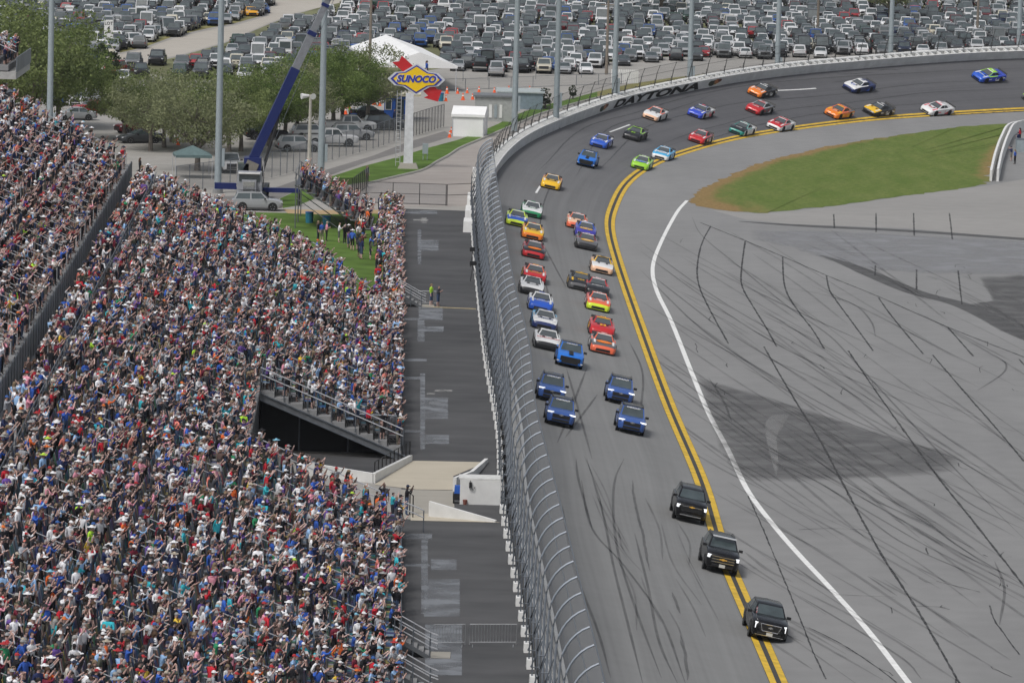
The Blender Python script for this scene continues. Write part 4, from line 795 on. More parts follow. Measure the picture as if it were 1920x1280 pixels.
    body.box((0, 0, zb-.02), (Ln*.8, Wd*.8, .12), 2)
    if P.get('rails'):
        for s_ in (-1, 1): body.tube([(xw1-.15, s_*rh*.9, zr+.02), (lerp(xw1, xr1, .2), s_*rh*.92, zr+.08), (lerp(xw1, xr1, .8), s_*rh*.92, zr+.07), (xr1+.1, s_*rh*.9, zr)], .025, 4, 2)
    out['body'] = [(body.mesh('body', [PAINT, P_ROOF, TRIM], 42), None)]
    gz = P.get('gz', (zn-.30)); gh = P.get('gh', .22); gw = Wd*P.get('gw', .58)
    out['grille'] = [(MB().box((x1-.03, 0, gz), (.09, gw, gh)).mesh('grille', TRIM), None)]
    out['lower_intake'] = [(MB().box((x1-.05, 0, zb+.17), (.11, Wd*.62, .16)).mesh('lower_intake', TRIM), None)]
    hl = MB().box((0, 0, 0), (.16, P.get('hlw', .34), P.get('hlh', .12))).mesh('headlight', LIT if P.get('lit') else LAMP); hz = P.get('hz', zn-.2)
    out['headlight'] = [(hl, Matrix.Translation((x1-.13, s_*(hw*.78), hz)) @ Matrix.Rotation(-s_*.25, 4, 'Z')) for s_ in (-1, 1)]
    tl = MB().box((0, 0, 0), (.08, .16, .26 if zt > .95 else .16)).mesh('taillight', TAIL); out['taillight'] = [(tl, Matrix.Translation((x0+.05, s_*(hw*.84), zt-.25))) for s_ in (-1, 1)]
    out['bumper'] = [(MB().box((x0+.03, 0, zb+.22), (.12, Wd*.88, .2)).mesh('bumper', CHROME if P.get('bed') else TRIM), None)]
    wm, rmh = wheel_mesh(r, .24, RIM), rim_mesh(r, .24, P.get('rim', RIM))
    out['wheel'] = [((wm, rmh), Matrix.Translation((x, s_*wy, r))) for x in wx for s_ in (-1, 1)]
    return out
KINDS = {
 'sedan': dict(L=4.75, W=1.84, H=1.45, zb=.22, belt=.92, cowl=.98, nose=.78, xw0=.95, xw1=.20, xr1=-1.0, xr0=-1.75, tail=1.02, r=.33, wx=(1.4, -1.4), hz=.66),
 'suv': dict(L=4.7, W=1.90, H=1.72, zb=.28, belt=1.06, cowl=1.10, nose=.98, xw0=1.05, xw1=.40, xr1=-1.85, xr0=-2.2, tail=1.06, r=.37, wx=(1.42, -1.36), rw=.80, rails=1, gz=.68, hz=.84),
 'big_suv': dict(L=5.3, W=2.04, H=1.92, zb=.32, belt=1.18, cowl=1.24, nose=1.14, xw0=1.25, xw1=.62, xr1=-2.25, xr0=-2.55, tail=1.18, r=.41, wx=(1.62, -1.5), rw=.82, rails=1, gz=.82, gh=.34, hz=.98),
 'pickup': dict(L=5.8, W=2.02, H=1.92, zb=.40, belt=1.20, cowl=1.26, nose=1.18, xw0=1.35, xw1=.72, xr1=-.75, xr0=-.98, tail=1.22, r=.42, wx=(1.85, -1.75), rw=.80, bed=1, gz=.86, gh=.36, gw=.62, hz=1.0),
 'van': dict(L=5.6, W=2.02, H=2.55, zb=.30, belt=1.25, cowl=1.25, nose=1.05, xw0=1.85, xw1=1.15, xr1=-2.65, xr0=-2.72, tail=1.25, r=.37, wx=(1.75, -1.65), rw=.88, gz=.75, hz=.85),
 'hatch': dict(L=4.15, W=1.78, H=1.52, zb=.2, belt=.94, cowl=1.0, nose=.82, xw0=1.0, xw1=.35, xr1=-1.55, xr0=-1.9, tail=.95, r=.32, wx=(1.28, -1.25), hz=.68),
 'coupe': dict(L=4.8, W=1.92, H=1.36, zb=.18, belt=.9, cowl=.95, nose=.78, xw0=.85, xw1=.05, xr1=-.95, xr0=-1.75, tail=.98, r=.35, wx=(1.42, -1.38), hz=.66, rim=RIMD),
}
SHAPES = {k: gen(v) for k, v in KINDS.items()}
def vehicle(kind_or_shape, name, mw, paint, roof=None, extra=None, skip=(), scale=.94):
    sh = SHAPES[kind_or_shape] if isinstance(kind_or_shape, str) else kind_or_shape
    root = bpy.data.objects.new(name, None); COL.objects.link(root); root.matrix_world = mw @ Matrix.Scale(scale, 4); root.empty_display_size = .3
    for part, lst in sh.items():
        if part in skip: continue
        for me, ml in lst:
            if part == 'wheel':
                o = link('wheel', me[0], root); o.matrix_local = ml; c = link('rim', me[1], o)
            else:
                o = link(part, me, root)
                if ml is not None: o.matrix_local = ml
            if part == 'body': o['paint'] = paint; o['roof'] = roof or paint
    return root
def joined(sh):                                              # all parts of a shape as one mesh, for cars too far to show parts
    bm = bmesh.new(); mats_ = []
    for part, lst in sh.items():
        for me, ml in lst:
            for m_ in (me if isinstance(me, tuple) else (me,)):
                tmp = m_.copy()
                if ml is not None: tmp.transform(ml)
                idx = []
                for mm in tmp.materials:
                    if mm not in mats_: mats_.append(mm)
                    idx.append(mats_.index(mm))
                for p in tmp.polygons: p.material_index = idx[p.material_index] if idx else 0
                bm.from_mesh(tmp); bpy.data.meshes.remove(tmp)
    out = bpy.data.meshes.new('car'); 
    for mm in mats_: out.materials.append(mm)
    bm.to_mesh(out); bm.free(); return out
def heading_matrix(p, fwd, upv=Vector((0, 0, 1))):
    f = Vector(fwd).normalized(); u = Vector(upv).normalized(); l = u.cross(f).normalized(); f = l.cross(u); m_ = Matrix((f, l, u)).transposed().to_4x4(); m_.translation = p; return m_
def track_pose(px, py, half, yaw=0.):
    p, n = on_track(px, py); i = near_i(p)
    if p.z < .02: n = Vector((0, 0, 1))
    hd = -Vector((YT[i][0], YT[i][1], 0)); hd = Matrix.Rotation(R(yaw), 3, 'Z') @ hd; hd = (hd-n*hd.dot(n)).normalized()
    return heading_matrix(p-hd*half+n*.012, hd, n)
# ---------------------------------------------------------------- stock cars
def gen_stock():
    out = {}; hw = 1.0
    S = [(-2.45, .90, .34, .80, .86), (-2.32, .96, .20, .88, .94), (-1.6, 1., .13, .91, .97), (-.6, 1., .11, .88, .94), (.45, 1., .11, .84, .9), (.98, 1., .11, .82, .88), (1.55, 1., .11, .76, .81), (2.05, .98, .11, .66, .71), (2.34, .90, .11, .52, .58), (2.45, .80, .13, .40, .45)]
    def prof(s_):
        _, w, b0, zs, zt_ = s_; return [(0, b0), (w*.95, b0), (w, b0+.16), (w, lerp(b0, zs, .6)), (w*.96, zs), (w*.80, zs+(zt_-zs)*.75), (w*.42, zt_+.015), (0, zt_+.022)]
    def mf(i, j):
        if j >= 4: return 1 if i >= 5 and i < 8 else (4 if i <= 2 else (2 if i < 5 else 3))
        return 3 if i >= 7 else 0
    body = loft(S, prof, 0, mf)
    cv = [(1.02, .80, .86), (1.02, -.80, .86), (-1.75, .74, .93), (-1.75, -.74, .93), (.12, .575, 1.255), (.12, -.575, 1.255), (-.78, .56, 1.25), (-.78, -.56, 1.25), (-.3, .59, 1.27), (-.3, -.59, 1.27), (-.25, .86, .88), (-.25, -.86, .88), (.05, 0, 1.285), (-.3, 0, 1.295), (-.7, 0, 1.27)]
    body.add(cv, [(1, 0, 4, 5), (2, 3, 7, 6), (0, 10, 8, 4), (10, 2, 6, 8), (3, 11, 9, 7), (11, 1, 5, 9), (4, 8, 13, 12), (5, 12, 13, 9), (8, 6, 14, 13), (9, 13, 14, 7), (4, 12, 5), (6, 7, 14)], [2, 4, 0, 0, 0, 0, 2, 2, 2, 2, 2, 2])
    for x in (1.42, -1.38):
        for s_ in (-1, 1): body.tube([(x, s_*.97, .36), (x, s_*1.012, .36)], .41, 14, 5)
    out['body'] = [(body.mesh('body', [P_SIDE, P_HOOD, P_ROOF, P_NOSE, P_DECK, TRIM], 40), None)]
    out['windshield'] = [(slab_q(quad_patch([cv[1], cv[0], cv[4], cv[5]], .06, .94, .05, .93)).mesh('windshield', GLASS), None)]
    out['rear_window'] = [(slab_q(quad_patch([cv[2], cv[3], cv[7], cv[6]], .1, .9, .15, .92)).mesh('rear_window', GLASS), None)]
    out['side_window'] = [(slab_q(quad_patch(q, a_, b_, .16, .86)).mesh('side_window', TRIM), None) for q, a_, b_ in (([cv[0], cv[10], cv[8], cv[4]], .22, .96), ([cv[10], cv[2], cv[6], cv[8]], .04, .6), ([cv[3], cv[11], cv[9], cv[7]], .4, .96), ([cv[11], cv[1], cv[5], cv[9]], .04, .78))]
    out['grille'] = [(MB().box((2.43, 0, .27), (.06, 1.15, .2), taper=.92).mesh('grille', TRIM), None)]
    out['splitter'] = [(MB().prism([(2.52, -.72), (2.52, .72), (2.36, .98), (1.9, 1.0), (1.9, -1.0), (2.36, -.98)], .07, .10).mesh('splitter', TRIM), None)]
    out['spoiler'] = [(MB().add([(-2.36, -.86, .92), (-2.36, .86, .92), (-2.47, .86, 1.10), (-2.47, -.86, 1.10), (-2.38, -.86, .92), (-2.38, .86, .92), (-2.49, .86, 1.10), (-2.49, -.86, 1.10)], [(0, 1, 2, 3), (7, 6, 5, 4), (3, 2, 6, 7), (0, 4, 5, 1), (1, 5, 6, 2), (0, 3, 7, 4)]).mesh('spoiler', TRIM), None)]
    out['side_skirt'] = [(MB().box((0, s_*.985, .12), (2.2, .06, .1)).mesh('side_skirt', TRIM), None) for s_ in (-1, 1)]
    out['hood_vent'] = [(MB().box((1.35, s_*.36, .862), (.36, .2, .012), ry=.13).mesh('hood_vent', TRIM), None) for s_ in (-1, 1)]
    hl = MB().add([(2.36, .50, .52), (2.28, .86, .50), (2.30, .86, .38), (2.41, .52, .42), (2.375, .50, .53), (2.295, .87, .51), (2.315, .87, .37), (2.425, .52, .41)], [(4, 7, 6, 5), (0, 1, 2, 3), (0, 4, 5, 1), (1, 5, 6, 2), (2, 6, 7, 3), (3, 7, 4, 0)]).mesh('headlight', LAMP)
    out['headlight'] = [(hl, None), (hl, Matrix.Scale(-1, 4, (0, 1, 0)))]
    wm, rm_ = wheel_mesh(.345, .28, RIMD), rim_mesh(.345, .28, RIMD); out['wheel'] = [((wm, rm_), Matrix.Translation((x, s_*.875, .345))) for x in (1.42, -1.38) for s_ in (-1, 1)]
    return out
SGLASS = mat('race_glass', (.085, .095, .10), .12, 0., 0., spec=.6)
STOCK = gen_stock()
for _p in ('windshield', 'rear_window'): STOCK[_p][0][0].materials[0] = SGLASS
def decal(txt, size, m_, mw, root, name):
    me = text_mesh(txt, size, .004, size*.02); me.materials.clear(); me.materials.append(m_); o = link(name, me, root); o.matrix_local = mw; return o
CI = {'white': (.72, .72, .71), 'black': (.012, .012, .014), 'red': (.52, .015, .02), 'blue': (.015, .09, .50), 'yellow': (.80, .47, .015), 'orange': (.80, .20, .015), 'green': (.01, .24, .09), 'lime': (.30, .60, .03), 'neon': (.62, .78, .03), 'navy': (.015, .03, .13), 'grey': (.11, .11, .115), 'silver': (.38, .39, .40), 'purple': (.045, .04, .33), 'peach': (.82, .50, .32), 'sky': (.05, .38, .68), 'teal': (.01, .22, .18), 'maroon': (.20, .01, .02), 'pink': (.75, .08, .12), 'gold': (.68, .38, .06), 'coral': (.78, .14, .06), 'royal': (.03, .07, .52)}
INK = {k: mat('ink_%s' % k, v, .5, noise=0) for k, v in CI.items()}
HOODM = Matrix.Translation((1.62, 0, .835)) @ Matrix.Rotation(R(9), 4, 'Y') @ Matrix.Rotation(math.pi/2, 4, 'Z')
def ellipse(root, m_, rx, ry, mw, name='hood_emblem', n=16): o = MB().prism([(rx*math.cos(2*math.pi*k/n), ry*math.sin(2*math.pi*k/n)) for k in range(n)], 0, .006).build(name, m_, root); o.matrix_local = mw; return o
def stock(px, py, label, hood, roof, side, nose, deck=None, num=None, numc='white', word=None, wordc='white', wsz=.3, oval=None, yaw=0., lamp=True):
    mw = track_pose(px, py, 2.45, yaw); r_ = vehicle(STOCK, 'stock_car', mw, (1, 1, 1)); c = dict(hood=CI[hood], roof=CI[roof], side=CI[side], nose=CI[nose], deck=CI[deck or side])
    for o in r_.children:
        if o.name.split('.')[0] == 'body':
            for k, v_ in c.items(): o[k] = v_
    tag(r_, label, 'race car', 'stock cars in the field behind the pace vehicles')
    c2, c3 = (INK[numc], INK[wordc]); hsh = sum(map(ord, label))
    for s_ in (-1, 1):
        MB().add([(-2.2, s_*1.006, .62), (-1.0, s_*1.008, .22), (-.2, s_*1.008, .22), (-1.5, s_*1.006, .80), (-2.2, s_*1.002, .62), (-1.0, s_*1.0, .22), (-.2, s_*1.0, .22), (-1.5, s_*1.0, .80)], [(0, 1, 2, 3), (4, 5, 6, 7)]).build('side_graphic', c3 if hsh % 3 else c2, r_)
        MB().box((.75, s_*1.004, .5), (.55, .012, .12)).build('fender_logo', c2, r_); MB().box((-1.85, s_*1.004, .62), (.4, .012, .16)).build('quarter_logo', INK['white'] if hsh % 2 else c2, r_)
        if hsh % 4 < 3: MB().box((1.55, s_*.72, .80), (1.0, .16, .02), ry=.14).build('hood_stripe', c2 if hsh % 2 else INK['white'], r_)
    MB().box((.98, 0, .90), (.07, 1.3, .015), ry=.3).build('cowl_strip', TRIM, r_); MB().box((.18, 0, 1.258), (.1, 1.06, .02), ry=.3).build('windshield_banner', c2 if hsh % 2 else INK['white'], r_)
    MB().box((2.30, 0, .575), (.1, 1.2, .02), ry=.55).build('nose_stripe', c3 if hsh % 2 else INK['black'], r_)
    if oval: ellipse(r_, INK[oval], .33, .62, Matrix.Translation((1.6, 0, .838)) @ Matrix.Rotation(R(9), 4, 'Y'))
    if word: decal(word, wsz, INK[wordc], HOODM @ Matrix.Translation((0, 0, .014)), r_, 'hood_lettering')
    if num:
        decal(num, .62, INK[numc], Matrix.Translation((-.32, 0, 1.305)) @ Matrix.Rotation(math.pi, 4, 'Z'), r_, 'roof_number')
        for s_ in (-1, 1): decal(num, .5, INK[numc], Matrix.Translation((-.35, s_*1.012, .5)) @ Matrix.Rotation(math.pi if s_ > 0 else 0, 4, 'Z') @ Matrix.Rotation(math.pi/2, 4, 'X'), r_, 'door_number')
    return r_
FIELD = [
 (1024, 657, 'white stock car with black lower nose and red hood lettering', 'white', 'white', 'white', 'black', None, '2', 'black', 'DISCOUNT TIRE', 'red', .24),
 (1019, 619, 'white hooded stock car with light blue sides behind the white one', 'white', 'silver', 'sky', 'navy', None, '43', 'navy', 'Health', 'navy', .44),
 (1012, 585, 'blue stock car with white fenders and white hood lettering', 'blue', 'white', 'white', 'blue', None, '17', 'blue', 'FASTENAL', 'white', .34),
 (995, 554, 'white stock car with black grille and dark smudged hood', 'white', 'white', 'white', 'black', None, '54', 'black', 'PROGRESS', 'grey', .22),
 (1000, 531, 'red stock car with yellow emblem and orange roof', 'red', 'coral', 'maroon', 'red', None, '22', 'yellow', 'Pennzoil', 'yellow', .32),
 (999, 485, 'red and black stock car with orange oval on the hood', 'black', 'maroon', 'red', 'red', None, '15', 'white', None, 'white', .3, 'orange'),
 (997, 450, 'yellow stock car with orange lower nose', 'yellow', 'yellow', 'orange', 'orange', None, '34', 'red', 'LOVE\'S', 'black', .22),
 (967, 425, 'neon yellow stock car with bright blue hood', 'blue', 'neon', 'neon', 'neon', None, '12', 'blue', 'MENARDS', 'white', .32),
 (995, 408, 'green stock car with white hood band and roof', 'white', 'white', 'green', 'green', None, '60', 'green', 'FIFTH', 'green', .3),
 (1030, 355, 'amber stock car with dark hood lettering on its own by the dash', 'yellow', 'gold', 'orange', 'yellow', None, '20', 'black', 'DEWALT', 'black', .28),
 (1129, 664, 'charcoal stock car with red nose corners leading the inside line', 'grey', 'coral', 'grey', 'coral', None, '19', 'white', None, 'white', .3, 'orange'),
 (1127, 632, 'red stock car with yellow arches on the hood', 'red', 'red', 'red', 'red', None, '23', 'yellow', 'M', 'yellow', .62),
 (1120, 584, 'bright coral stock car with neon yellow nose corners', 'coral', 'coral', 'red', 'neon', None, '51', 'white', 'COOK', 'white', .3),
 (1118, 556, 'black stock car with red roof and white hood script', 'black', 'red', 'maroon', 'black', None, '99', 'white', 'JOCKEY', 'white', .3),
 (1086, 545, 'black stock car with yellow hood logo and yellow nose stripe', 'black', 'black', 'black', 'grey', None, '4', 'yellow', 'FR8', 'yellow', .38),
 (1127, 514, 'white stock car with orange corners beside the yellow lines', 'white', 'yellow', 'peach', 'peach', None, '42', 'black', None, 'white', .3),
 (1098, 469, 'dark grey stock car with gold oval on the hood', 'grey', 'maroon', 'grey', 'black', None, '8', 'white', 'KING', 'white', .22, 'gold'),
 (1096, 447, 'purple blue stock car with pale badge on the hood', 'purple', 'blue', 'purple', 'purple', None, '9', 'white', 'NAPA', 'blue', .34, 'yellow'),
 (1080, 430, 'peach stock car with coral nose and salmon roof', 'peach', 'coral', 'peach', 'coral', None, '38', 'white', None),
 (1119, 277, 'royal blue stock car with white rear quarter', 'blue', 'blue', 'royal', 'blue', 'white', '5', 'white', 'HENDRICK', 'white', .26),
 (1180, 263, 'black stock car with green claw marks and lime roof', 'black', 'lime', 'black', 'black', None, '35', 'black', 'M', 'lime', .6),
 (1197, 318, 'lime green stock car with blue hood emblem', 'lime', 'lime', 'lime', 'lime', None, '78', 'white', 'SCOTTS', 'white', .26, 'blue'),
 (1235, 300, 'sky blue stock car with white hood panel', 'sky', 'sky', 'sky', 'white', None, '77', 'white', 'CHILI', 'navy', .28, 'white'),
 (1216, 225, 'white stock car with orange stripe and red roof', 'white', 'coral', 'white', 'peach', None, '71', 'white', None),
 (1299, 220, 'blue stock car with white doors and pink roof number', 'royal', 'navy', 'white', 'royal', None, '47', 'pink', 'KROGER', 'white', .28),
 (1302, 268, 'crimson stock car with white hood emblem near the yellow line', 'red', 'red', 'maroon', 'red', None, '24', 'white', 'AXALTA', 'white', .26),
 (1377, 252, 'teal and black stock car with white rocker', 'black', 'teal', 'white', 'teal', None, '21', 'white', 'QUICK', 'white', .26),
 (1407, 212, 'red hooded stock car with silver roof below the orange one', 'red', 'silver', 'grey', 'red', None, '41', 'red', 'HAAS', 'white', .34),
 (1410, 180, 'orange hooded stock car with black body high on the bank', 'orange', 'black', 'black', 'orange', None, '16', 'white', 'KAULIG', 'white', .26),
 (1447, 243, 'red stock car with white flanks and big white roof number', 'red', 'red', 'white', 'white', None, '2', 'white', 'BOX', 'white', .26),
 (1554, 219, 'orange stock car with dark rear beside the yellow one', 'orange', 'coral', 'orange', 'orange', 'grey', '7', 'yellow', 'SPIRE', 'white', .26),
 (1625, 214, 'yellow hooded stock car with black body', 'yellow', 'black', 'black', 'black', None, '10', 'white', None),
 (1732, 212, 'white stock car with red hood logo trailing on the inside', 'white', 'white', 'white', 'white', None, '1', 'pink', 'NIRO', 'red', .34),
 (1587, 170, 'white stock car with blue swoosh and dark blue skirt', 'white', 'white', 'navy', 'navy', None, '33', 'navy', 'CV', 'blue', .5),
 (1827, 150, 'blue stock car with lime roof last on the high bank', 'blue', 'lime', 'royal', 'blue', None, '6', 'white', 'KEYSTONE', 'white', .24),
 (1921, 190, 'olive green stock car half out at the turn', 'lime', 'lime', 'lime', 'grey', None, '62', 'white', None)]
for f in FIELD: stock(*f)
# ---------------------------------------------------------------- pace and escort vehicles
SH_EQ = gen(dict(L=4.65, W=1.90, H=1.68, zb=.27, belt=1.04, cowl=1.08, nose=.98, xw0=1.0, xw1=.32, xr1=-1.75, xr0=-2.15, tail=1.04, r=.38, wx=(1.38, -1.35), rw=.78, rails=1, gz=.70, gh=.26, gw=.62, hz=.90, hlw=.42, hlh=.09, lit=1, rim=RIMD))
SH_PACE = gen(dict(L=4.85, W=2.0, H=1.62, zb=.22, belt=1.02, cowl=1.06, nose=.92, xw0=1.0, xw1=.25, xr1=-1.5, xr0=-2.2, tail=1.05, r=.39, wx=(1.5, -1.5), rw=.76, gz=.62, gh=.34, gw=.74, hz=.40, hlw=.36, hlh=.08, rim=RIMD))
SH_SUB = gen(dict(L=5.6, W=2.04, H=1.86, zb=.32, belt=1.26, cowl=1.36, nose=1.22, xw0=1.35, xw1=.50, xr1=-2.35, xr0=-2.7, tail=1.26, r=.42, wx=(1.72, -1.66), rw=.74, rails=1, gz=.88, gh=.34, gw=.66, hz=.98, hlw=.30, hlh=.2, lit=1))
SH_LIMO = gen(dict(L=5.9, W=2.08, H=1.76, zb=.28, belt=1.18, cowl=1.26, nose=1.13, xw0=1.22, xw1=.50, xr1=-1.9, xr0=-2.75, tail=1.12, r=.42, wx=(1.85, -1.85), rw=.72, gz=.80, gh=.36, gw=.54, hz=.86, hlw=.14, hlh=.34, lit=1))
EQB = (.045, .105, .33)
def bowtie(root, x, z, s_=.14, m_=None):
    MB().add([(x, -s_*1.6, z-.03), (x, -s_*.5, z-.03), (x, -s_*.5, z-.06), (x, s_*.5, z-.06), (x, s_*.5, z-.03), (x, s_*1.6, z-.03), (x, s_*1.6, z+.03), (x, s_*.5, z+.03), (x, s_*.5, z+.06), (x, -s_*.5, z+.06), (x, -s_*.5, z+.03), (x, -s_*1.6, z+.03)], [tuple(range(12))]).build('badge', m_ or CHROME, root)
EQ = [(1031, 755, 'blue compact SUV with black roof nearest the arched fence, second row'), (1160, 759, 'blue compact SUV with black roof nearest the yellow lines, second row'), (1048, 801, 'blue compact SUV with black roof nearest the arched fence, front row'), (1181, 815, 'blue compact SUV with black roof nearest the yellow lines, front row')]
for px, py, lb in EQ:
    r_ = vehicle(SH_EQ, 'escort_suv', track_pose(px, py, 2.32), EQB, CI['black']); tag(r_, lb, 'SUV', 'blue escort SUVs ahead of the field')
    decal('CHEVROLET', .17, INK['white'], Matrix.Translation((.46, 0, 1.60)) @ Matrix.Rotation(R(40), 4, 'Y') @ Matrix.Rotation(math.pi/2, 4, 'Z'), r_, 'windshield_lettering'); bowtie(r_, 2.345, .80, .09)
for px, py, lb in ((1066, 690, 'bright blue pace SUV with black hood stripe ahead of the race cars'), (1096, 314, 'bright blue pace SUV with black hood stripe among the cars in the turn')):
    r_ = vehicle(SH_PACE, 'pace_suv', track_pose(px, py, 2.42), (.02, .17, .62), CI['black']); tag(r_, lb, 'SUV', 'bright blue pace SUVs')
    MB().box((1.65, 0, 1.045), (1.2, .34, .02), ry=.115).build('hood_stripe', TRIM, r_); MB().box((2.08, 0, .99), (.2, .1, .02), ry=.15).build('badge', INK['red'], r_)
    decal('CHEVROLET', .15, INK['white'], Matrix.Translation((.40, 0, 1.55)) @ Matrix.Rotation(R(36), 4, 'Y') @ Matrix.Rotation(math.pi/2, 4, 'Z'), r_, 'windshield_lettering')
BLK = (.004, .004, .005)
r_ = vehicle(SH_SUB, 'escort_suv', track_pose(1291, 981, 2.6, .5), BLK, scale=.91); tag(r_, 'black full-size SUV with bright headlights and slim chrome bar, no roof rack lights', 'SUV')
MB().box((2.83, 0, 1.02), (.03, 1.2, .03)).build('chrome_bar', CHROME, r_); MB().box((2.80, 0, .46), (.06, 1.35, .05)).build('bumper_trim', CHROME, r_); bowtie(r_, 2.85, 1.02, .11, INK['gold'])
r_ = vehicle(SH_SUB, 'escort_suv', track_pose(1350, 1077, 2.6, .5), BLK, scale=.91); tag(r_, 'black full-size SUV with chrome grille, gold badge and white front plate', 'SUV')
for z in (1.02, .86, .70): MB().box((2.83, 0, z), (.03, 1.36, .03)).build('grille_bar', CHROME, r_)
bowtie(r_, 2.85, .88, .14, INK['gold']); MB().box((2.85, 0, .5), (.02, .36, .18)).build('number_plate', PLATE, r_); MB().box((.78, 0, 1.95), (.25, 1.4, .06)).build('light_bar', LAMP, r_)
r_ = vehicle(SH_LIMO, 'limousine', track_pose(1439, 1205, 2.75, .5), BLK, scale=.91); tag(r_, 'black limousine with mesh grille and small flag on the fender', 'limousine')
for (y0, z0, y1, z1) in ((-.58, .99, .58, .99), (-.58, .99, -.44, .60), (.58, .99, .44, .60), (-.44, .60, .44, .60)): MB().tube([(2.97, y0, z0), (2.97, y1, z1)], .022, 5).build('grille_surround', CHROME, r_)
MB().box((2.97, 0, .46), (.02, .36, .17)).build('number_plate', PLATE, r_); MB().box((2.93, 0, .36), (.06, 1.6, .035)).build('bumper_trim', CHROME, r_); bowtie(r_, 2.985, .82, .08)
fl = empty('flag'); fl.matrix_world = r_.matrix_world @ Matrix.Translation((2.25, -.86, 1.12)); tag(fl, 'small red and white striped flag on the limousine fender', 'flag')
MB().tube([(0, 0, -.05), (0, 0, .62)], .012, 5).build('flag_pole', CHROME, fl)
for k in range(7): MB().box((-.22, .02*math.sin(k), .28+k*.045), (.42, .012, .042)).build('stripe', INK['red'] if k % 2 == 0 else INK['white'], fl)
MB().box((-.1, -.012, .50), (.18, .012, .13)).build('canton', INK['navy'], fl)
# ================================================================ concourse beside the stand
walk_poly = [tuple(spt(-.05, s_)[:2]) for s_ in (150, 250, 350, 450, 499)]
wi = [i for i in range(len(YC)) if YC[i][1] < 500]; walk_poly += [tuple(tpt(i, TW+1.0)[:2]) for i in reversed(wi[::6])]
b = MB(); A_, B_ = [], []
for s_ in np.arange(150, 500, 4.): p = spt(-.03, s_); i = int(np.argmin(abs(YC[:, 1]-s_)+(YC[:, 0] > 70)*999)); q = tpt(i, TW+1.02); b.v += [(p.x, p.y, GZ+.006), (q.x, q.y, GZ+.006)]
n = len(b.v)//2; b.f = [(2*i, 2*i+1, 2*i+3, 2*i+2) for i in range(n-1)]; b.m = [0]*len(b.f); walk = struct(b.build('concourse', A_DARK))
PAT = see_through('worn_paint_patch', (.235, .25, .27), .62, .7, .8, .45, 1.3); PAT2 = see_through('worn_white_patch', (.34, .34, .33), .6, 1.2, .8, .35, 1.4)
def patch(x0, y0, x1, y1, m=PAT, k=[0]): k[0] += 1; sheet('worn_patch', [(x0, y0), (x1, y0), (x1, y1), (x0, y1)], GZ+.010+.0009*(k[0] % 9), m, walk)
for p in ((795, 1085, 862, 1155), (797, 1170, 866, 1265), (808, 1048, 856, 1068), (790, 1010, 802, 1150), (752, 1000, 810, 1010), (752, 1056, 806, 1061), (788, 745, 840, 785), (788, 700, 797, 842), (752, 706, 796, 711), (752, 806, 790, 810), (798, 815, 842, 832, ), (786, 450, 822, 470), (783, 430, 790, 495), (750, 395, 820, 401), (785, 575, 830, 600), (783, 600, 796, 640), (785, 612, 832, 622), (752, 672, 800, 677), (752, 596, 790, 600)): patch(*p)
for p in ((775, 411, 803, 414), (790, 408, 800, 418), (805, 753, 826, 757), (800, 736, 815, 739), (815, 730, 848, 734)): patch(*p, PAT2)
TAN = asphalt('ramp_concrete', (.40, .36, .285), (.50, .455, .37), .3, uv=False); PALE = asphalt('pale_concrete', (.27, .255, .22), (.36, .34, .30), .3, uv=False)
sheet('ramp_slab', [(702, 908), (768, 863), (912, 866), (850, 892), (850, 918), (780, 917)], GZ+.022, TAN, walk); sheet('ramp_slab', [(752, 917), (850, 919), (852, 950), (805, 975), (752, 972)], GZ+.021, PALE, walk); sheet('ramp_slab', [(770, 962), (805, 962), (940, 979), (770, 975)], GZ+.024, TAN, walk)
sheet('gap_floor', [(540, 850), (745, 858), (768, 866), (700, 905), (560, 880)], GZ+.013, A_DARK, walk)
def wall_run(name, pts, h0, h1, th, m, label, cat='wall', group=None):
    o0 = empty(name, G(*pts[0])); tag(o0, label, cat, group); b = MB(); P = [G(*p)-G(*pts[0]) for p in pts]
    for k in range(len(P)-1):
        d = (P[k+1]-P[k]).normalized(); nn = Vector((-d.y, d.x, 0))*th/2; ha, hb = lerp(h0, h1, k/(len(P)-1)), lerp(h0, h1, (k+1)/(len(P)-1)); q = [P[k]-nn, P[k+1]-nn, P[k+1]+nn, P[k]+nn]; z = [ha, hb, hb, ha]
        b.add([(v.x, v.y, 0) for v in q]+[(v.x, v.y, zz) for v, zz in zip(q, z)], [(0, 3, 2, 1), (4, 5, 6, 7), (0, 1, 5, 4), (1, 2, 6, 5), (2, 3, 7, 6), (3, 0, 4, 7)])
    b.build('panel', m, o0); return o0
wall_run('ramp_wall', [(565, 889), (700, 905), (770, 864)], .75, .35, .2, WHITE, 'low white wall bordering the ramp in front of the stand gap')
wall_run('ramp_wall', [(805, 968), (930, 979)], .85, .12, .22, WHITE, 'low white wedge wall sloping towards the fence')
wall_run('ramp_wall', [(852, 921), (884, 900), (912, 867)], .8, .25, .2, WHITE, 'low white angled wall beside the white equipment box')
eb = empty('equipment_box', G(900, 946)); tag(eb, 'white plastered equipment box with lidded top against the fence', 'box')
MB().box((0, 1.2, .68), (2.25, 2.4, 1.36)).build('case', WHITE, eb); MB().box((-.05, .9, 1.42), (2.3, 1.6, .08)).build('lid', mat('box_lid', (.6, .6, .58), .6), eb); MB().tube([(-.55, -.06, 1.35), (-.55, -.1, 1.05), (-.4, -.08, .8), (-.3, -.06, 1.0)], .02, 5).build('cable', TRIM, eb); MB().box((-.55, -.08, 1.1), (.16, .12, .3)).build('camera_mount', TRIM, eb)
MB().tube([(-.83, -.12, 0), (-.83, -.12, .28)], [.09, .13], 8).build('flower_pot', mat('terracotta', (.20, .07, .05), .8), eb)
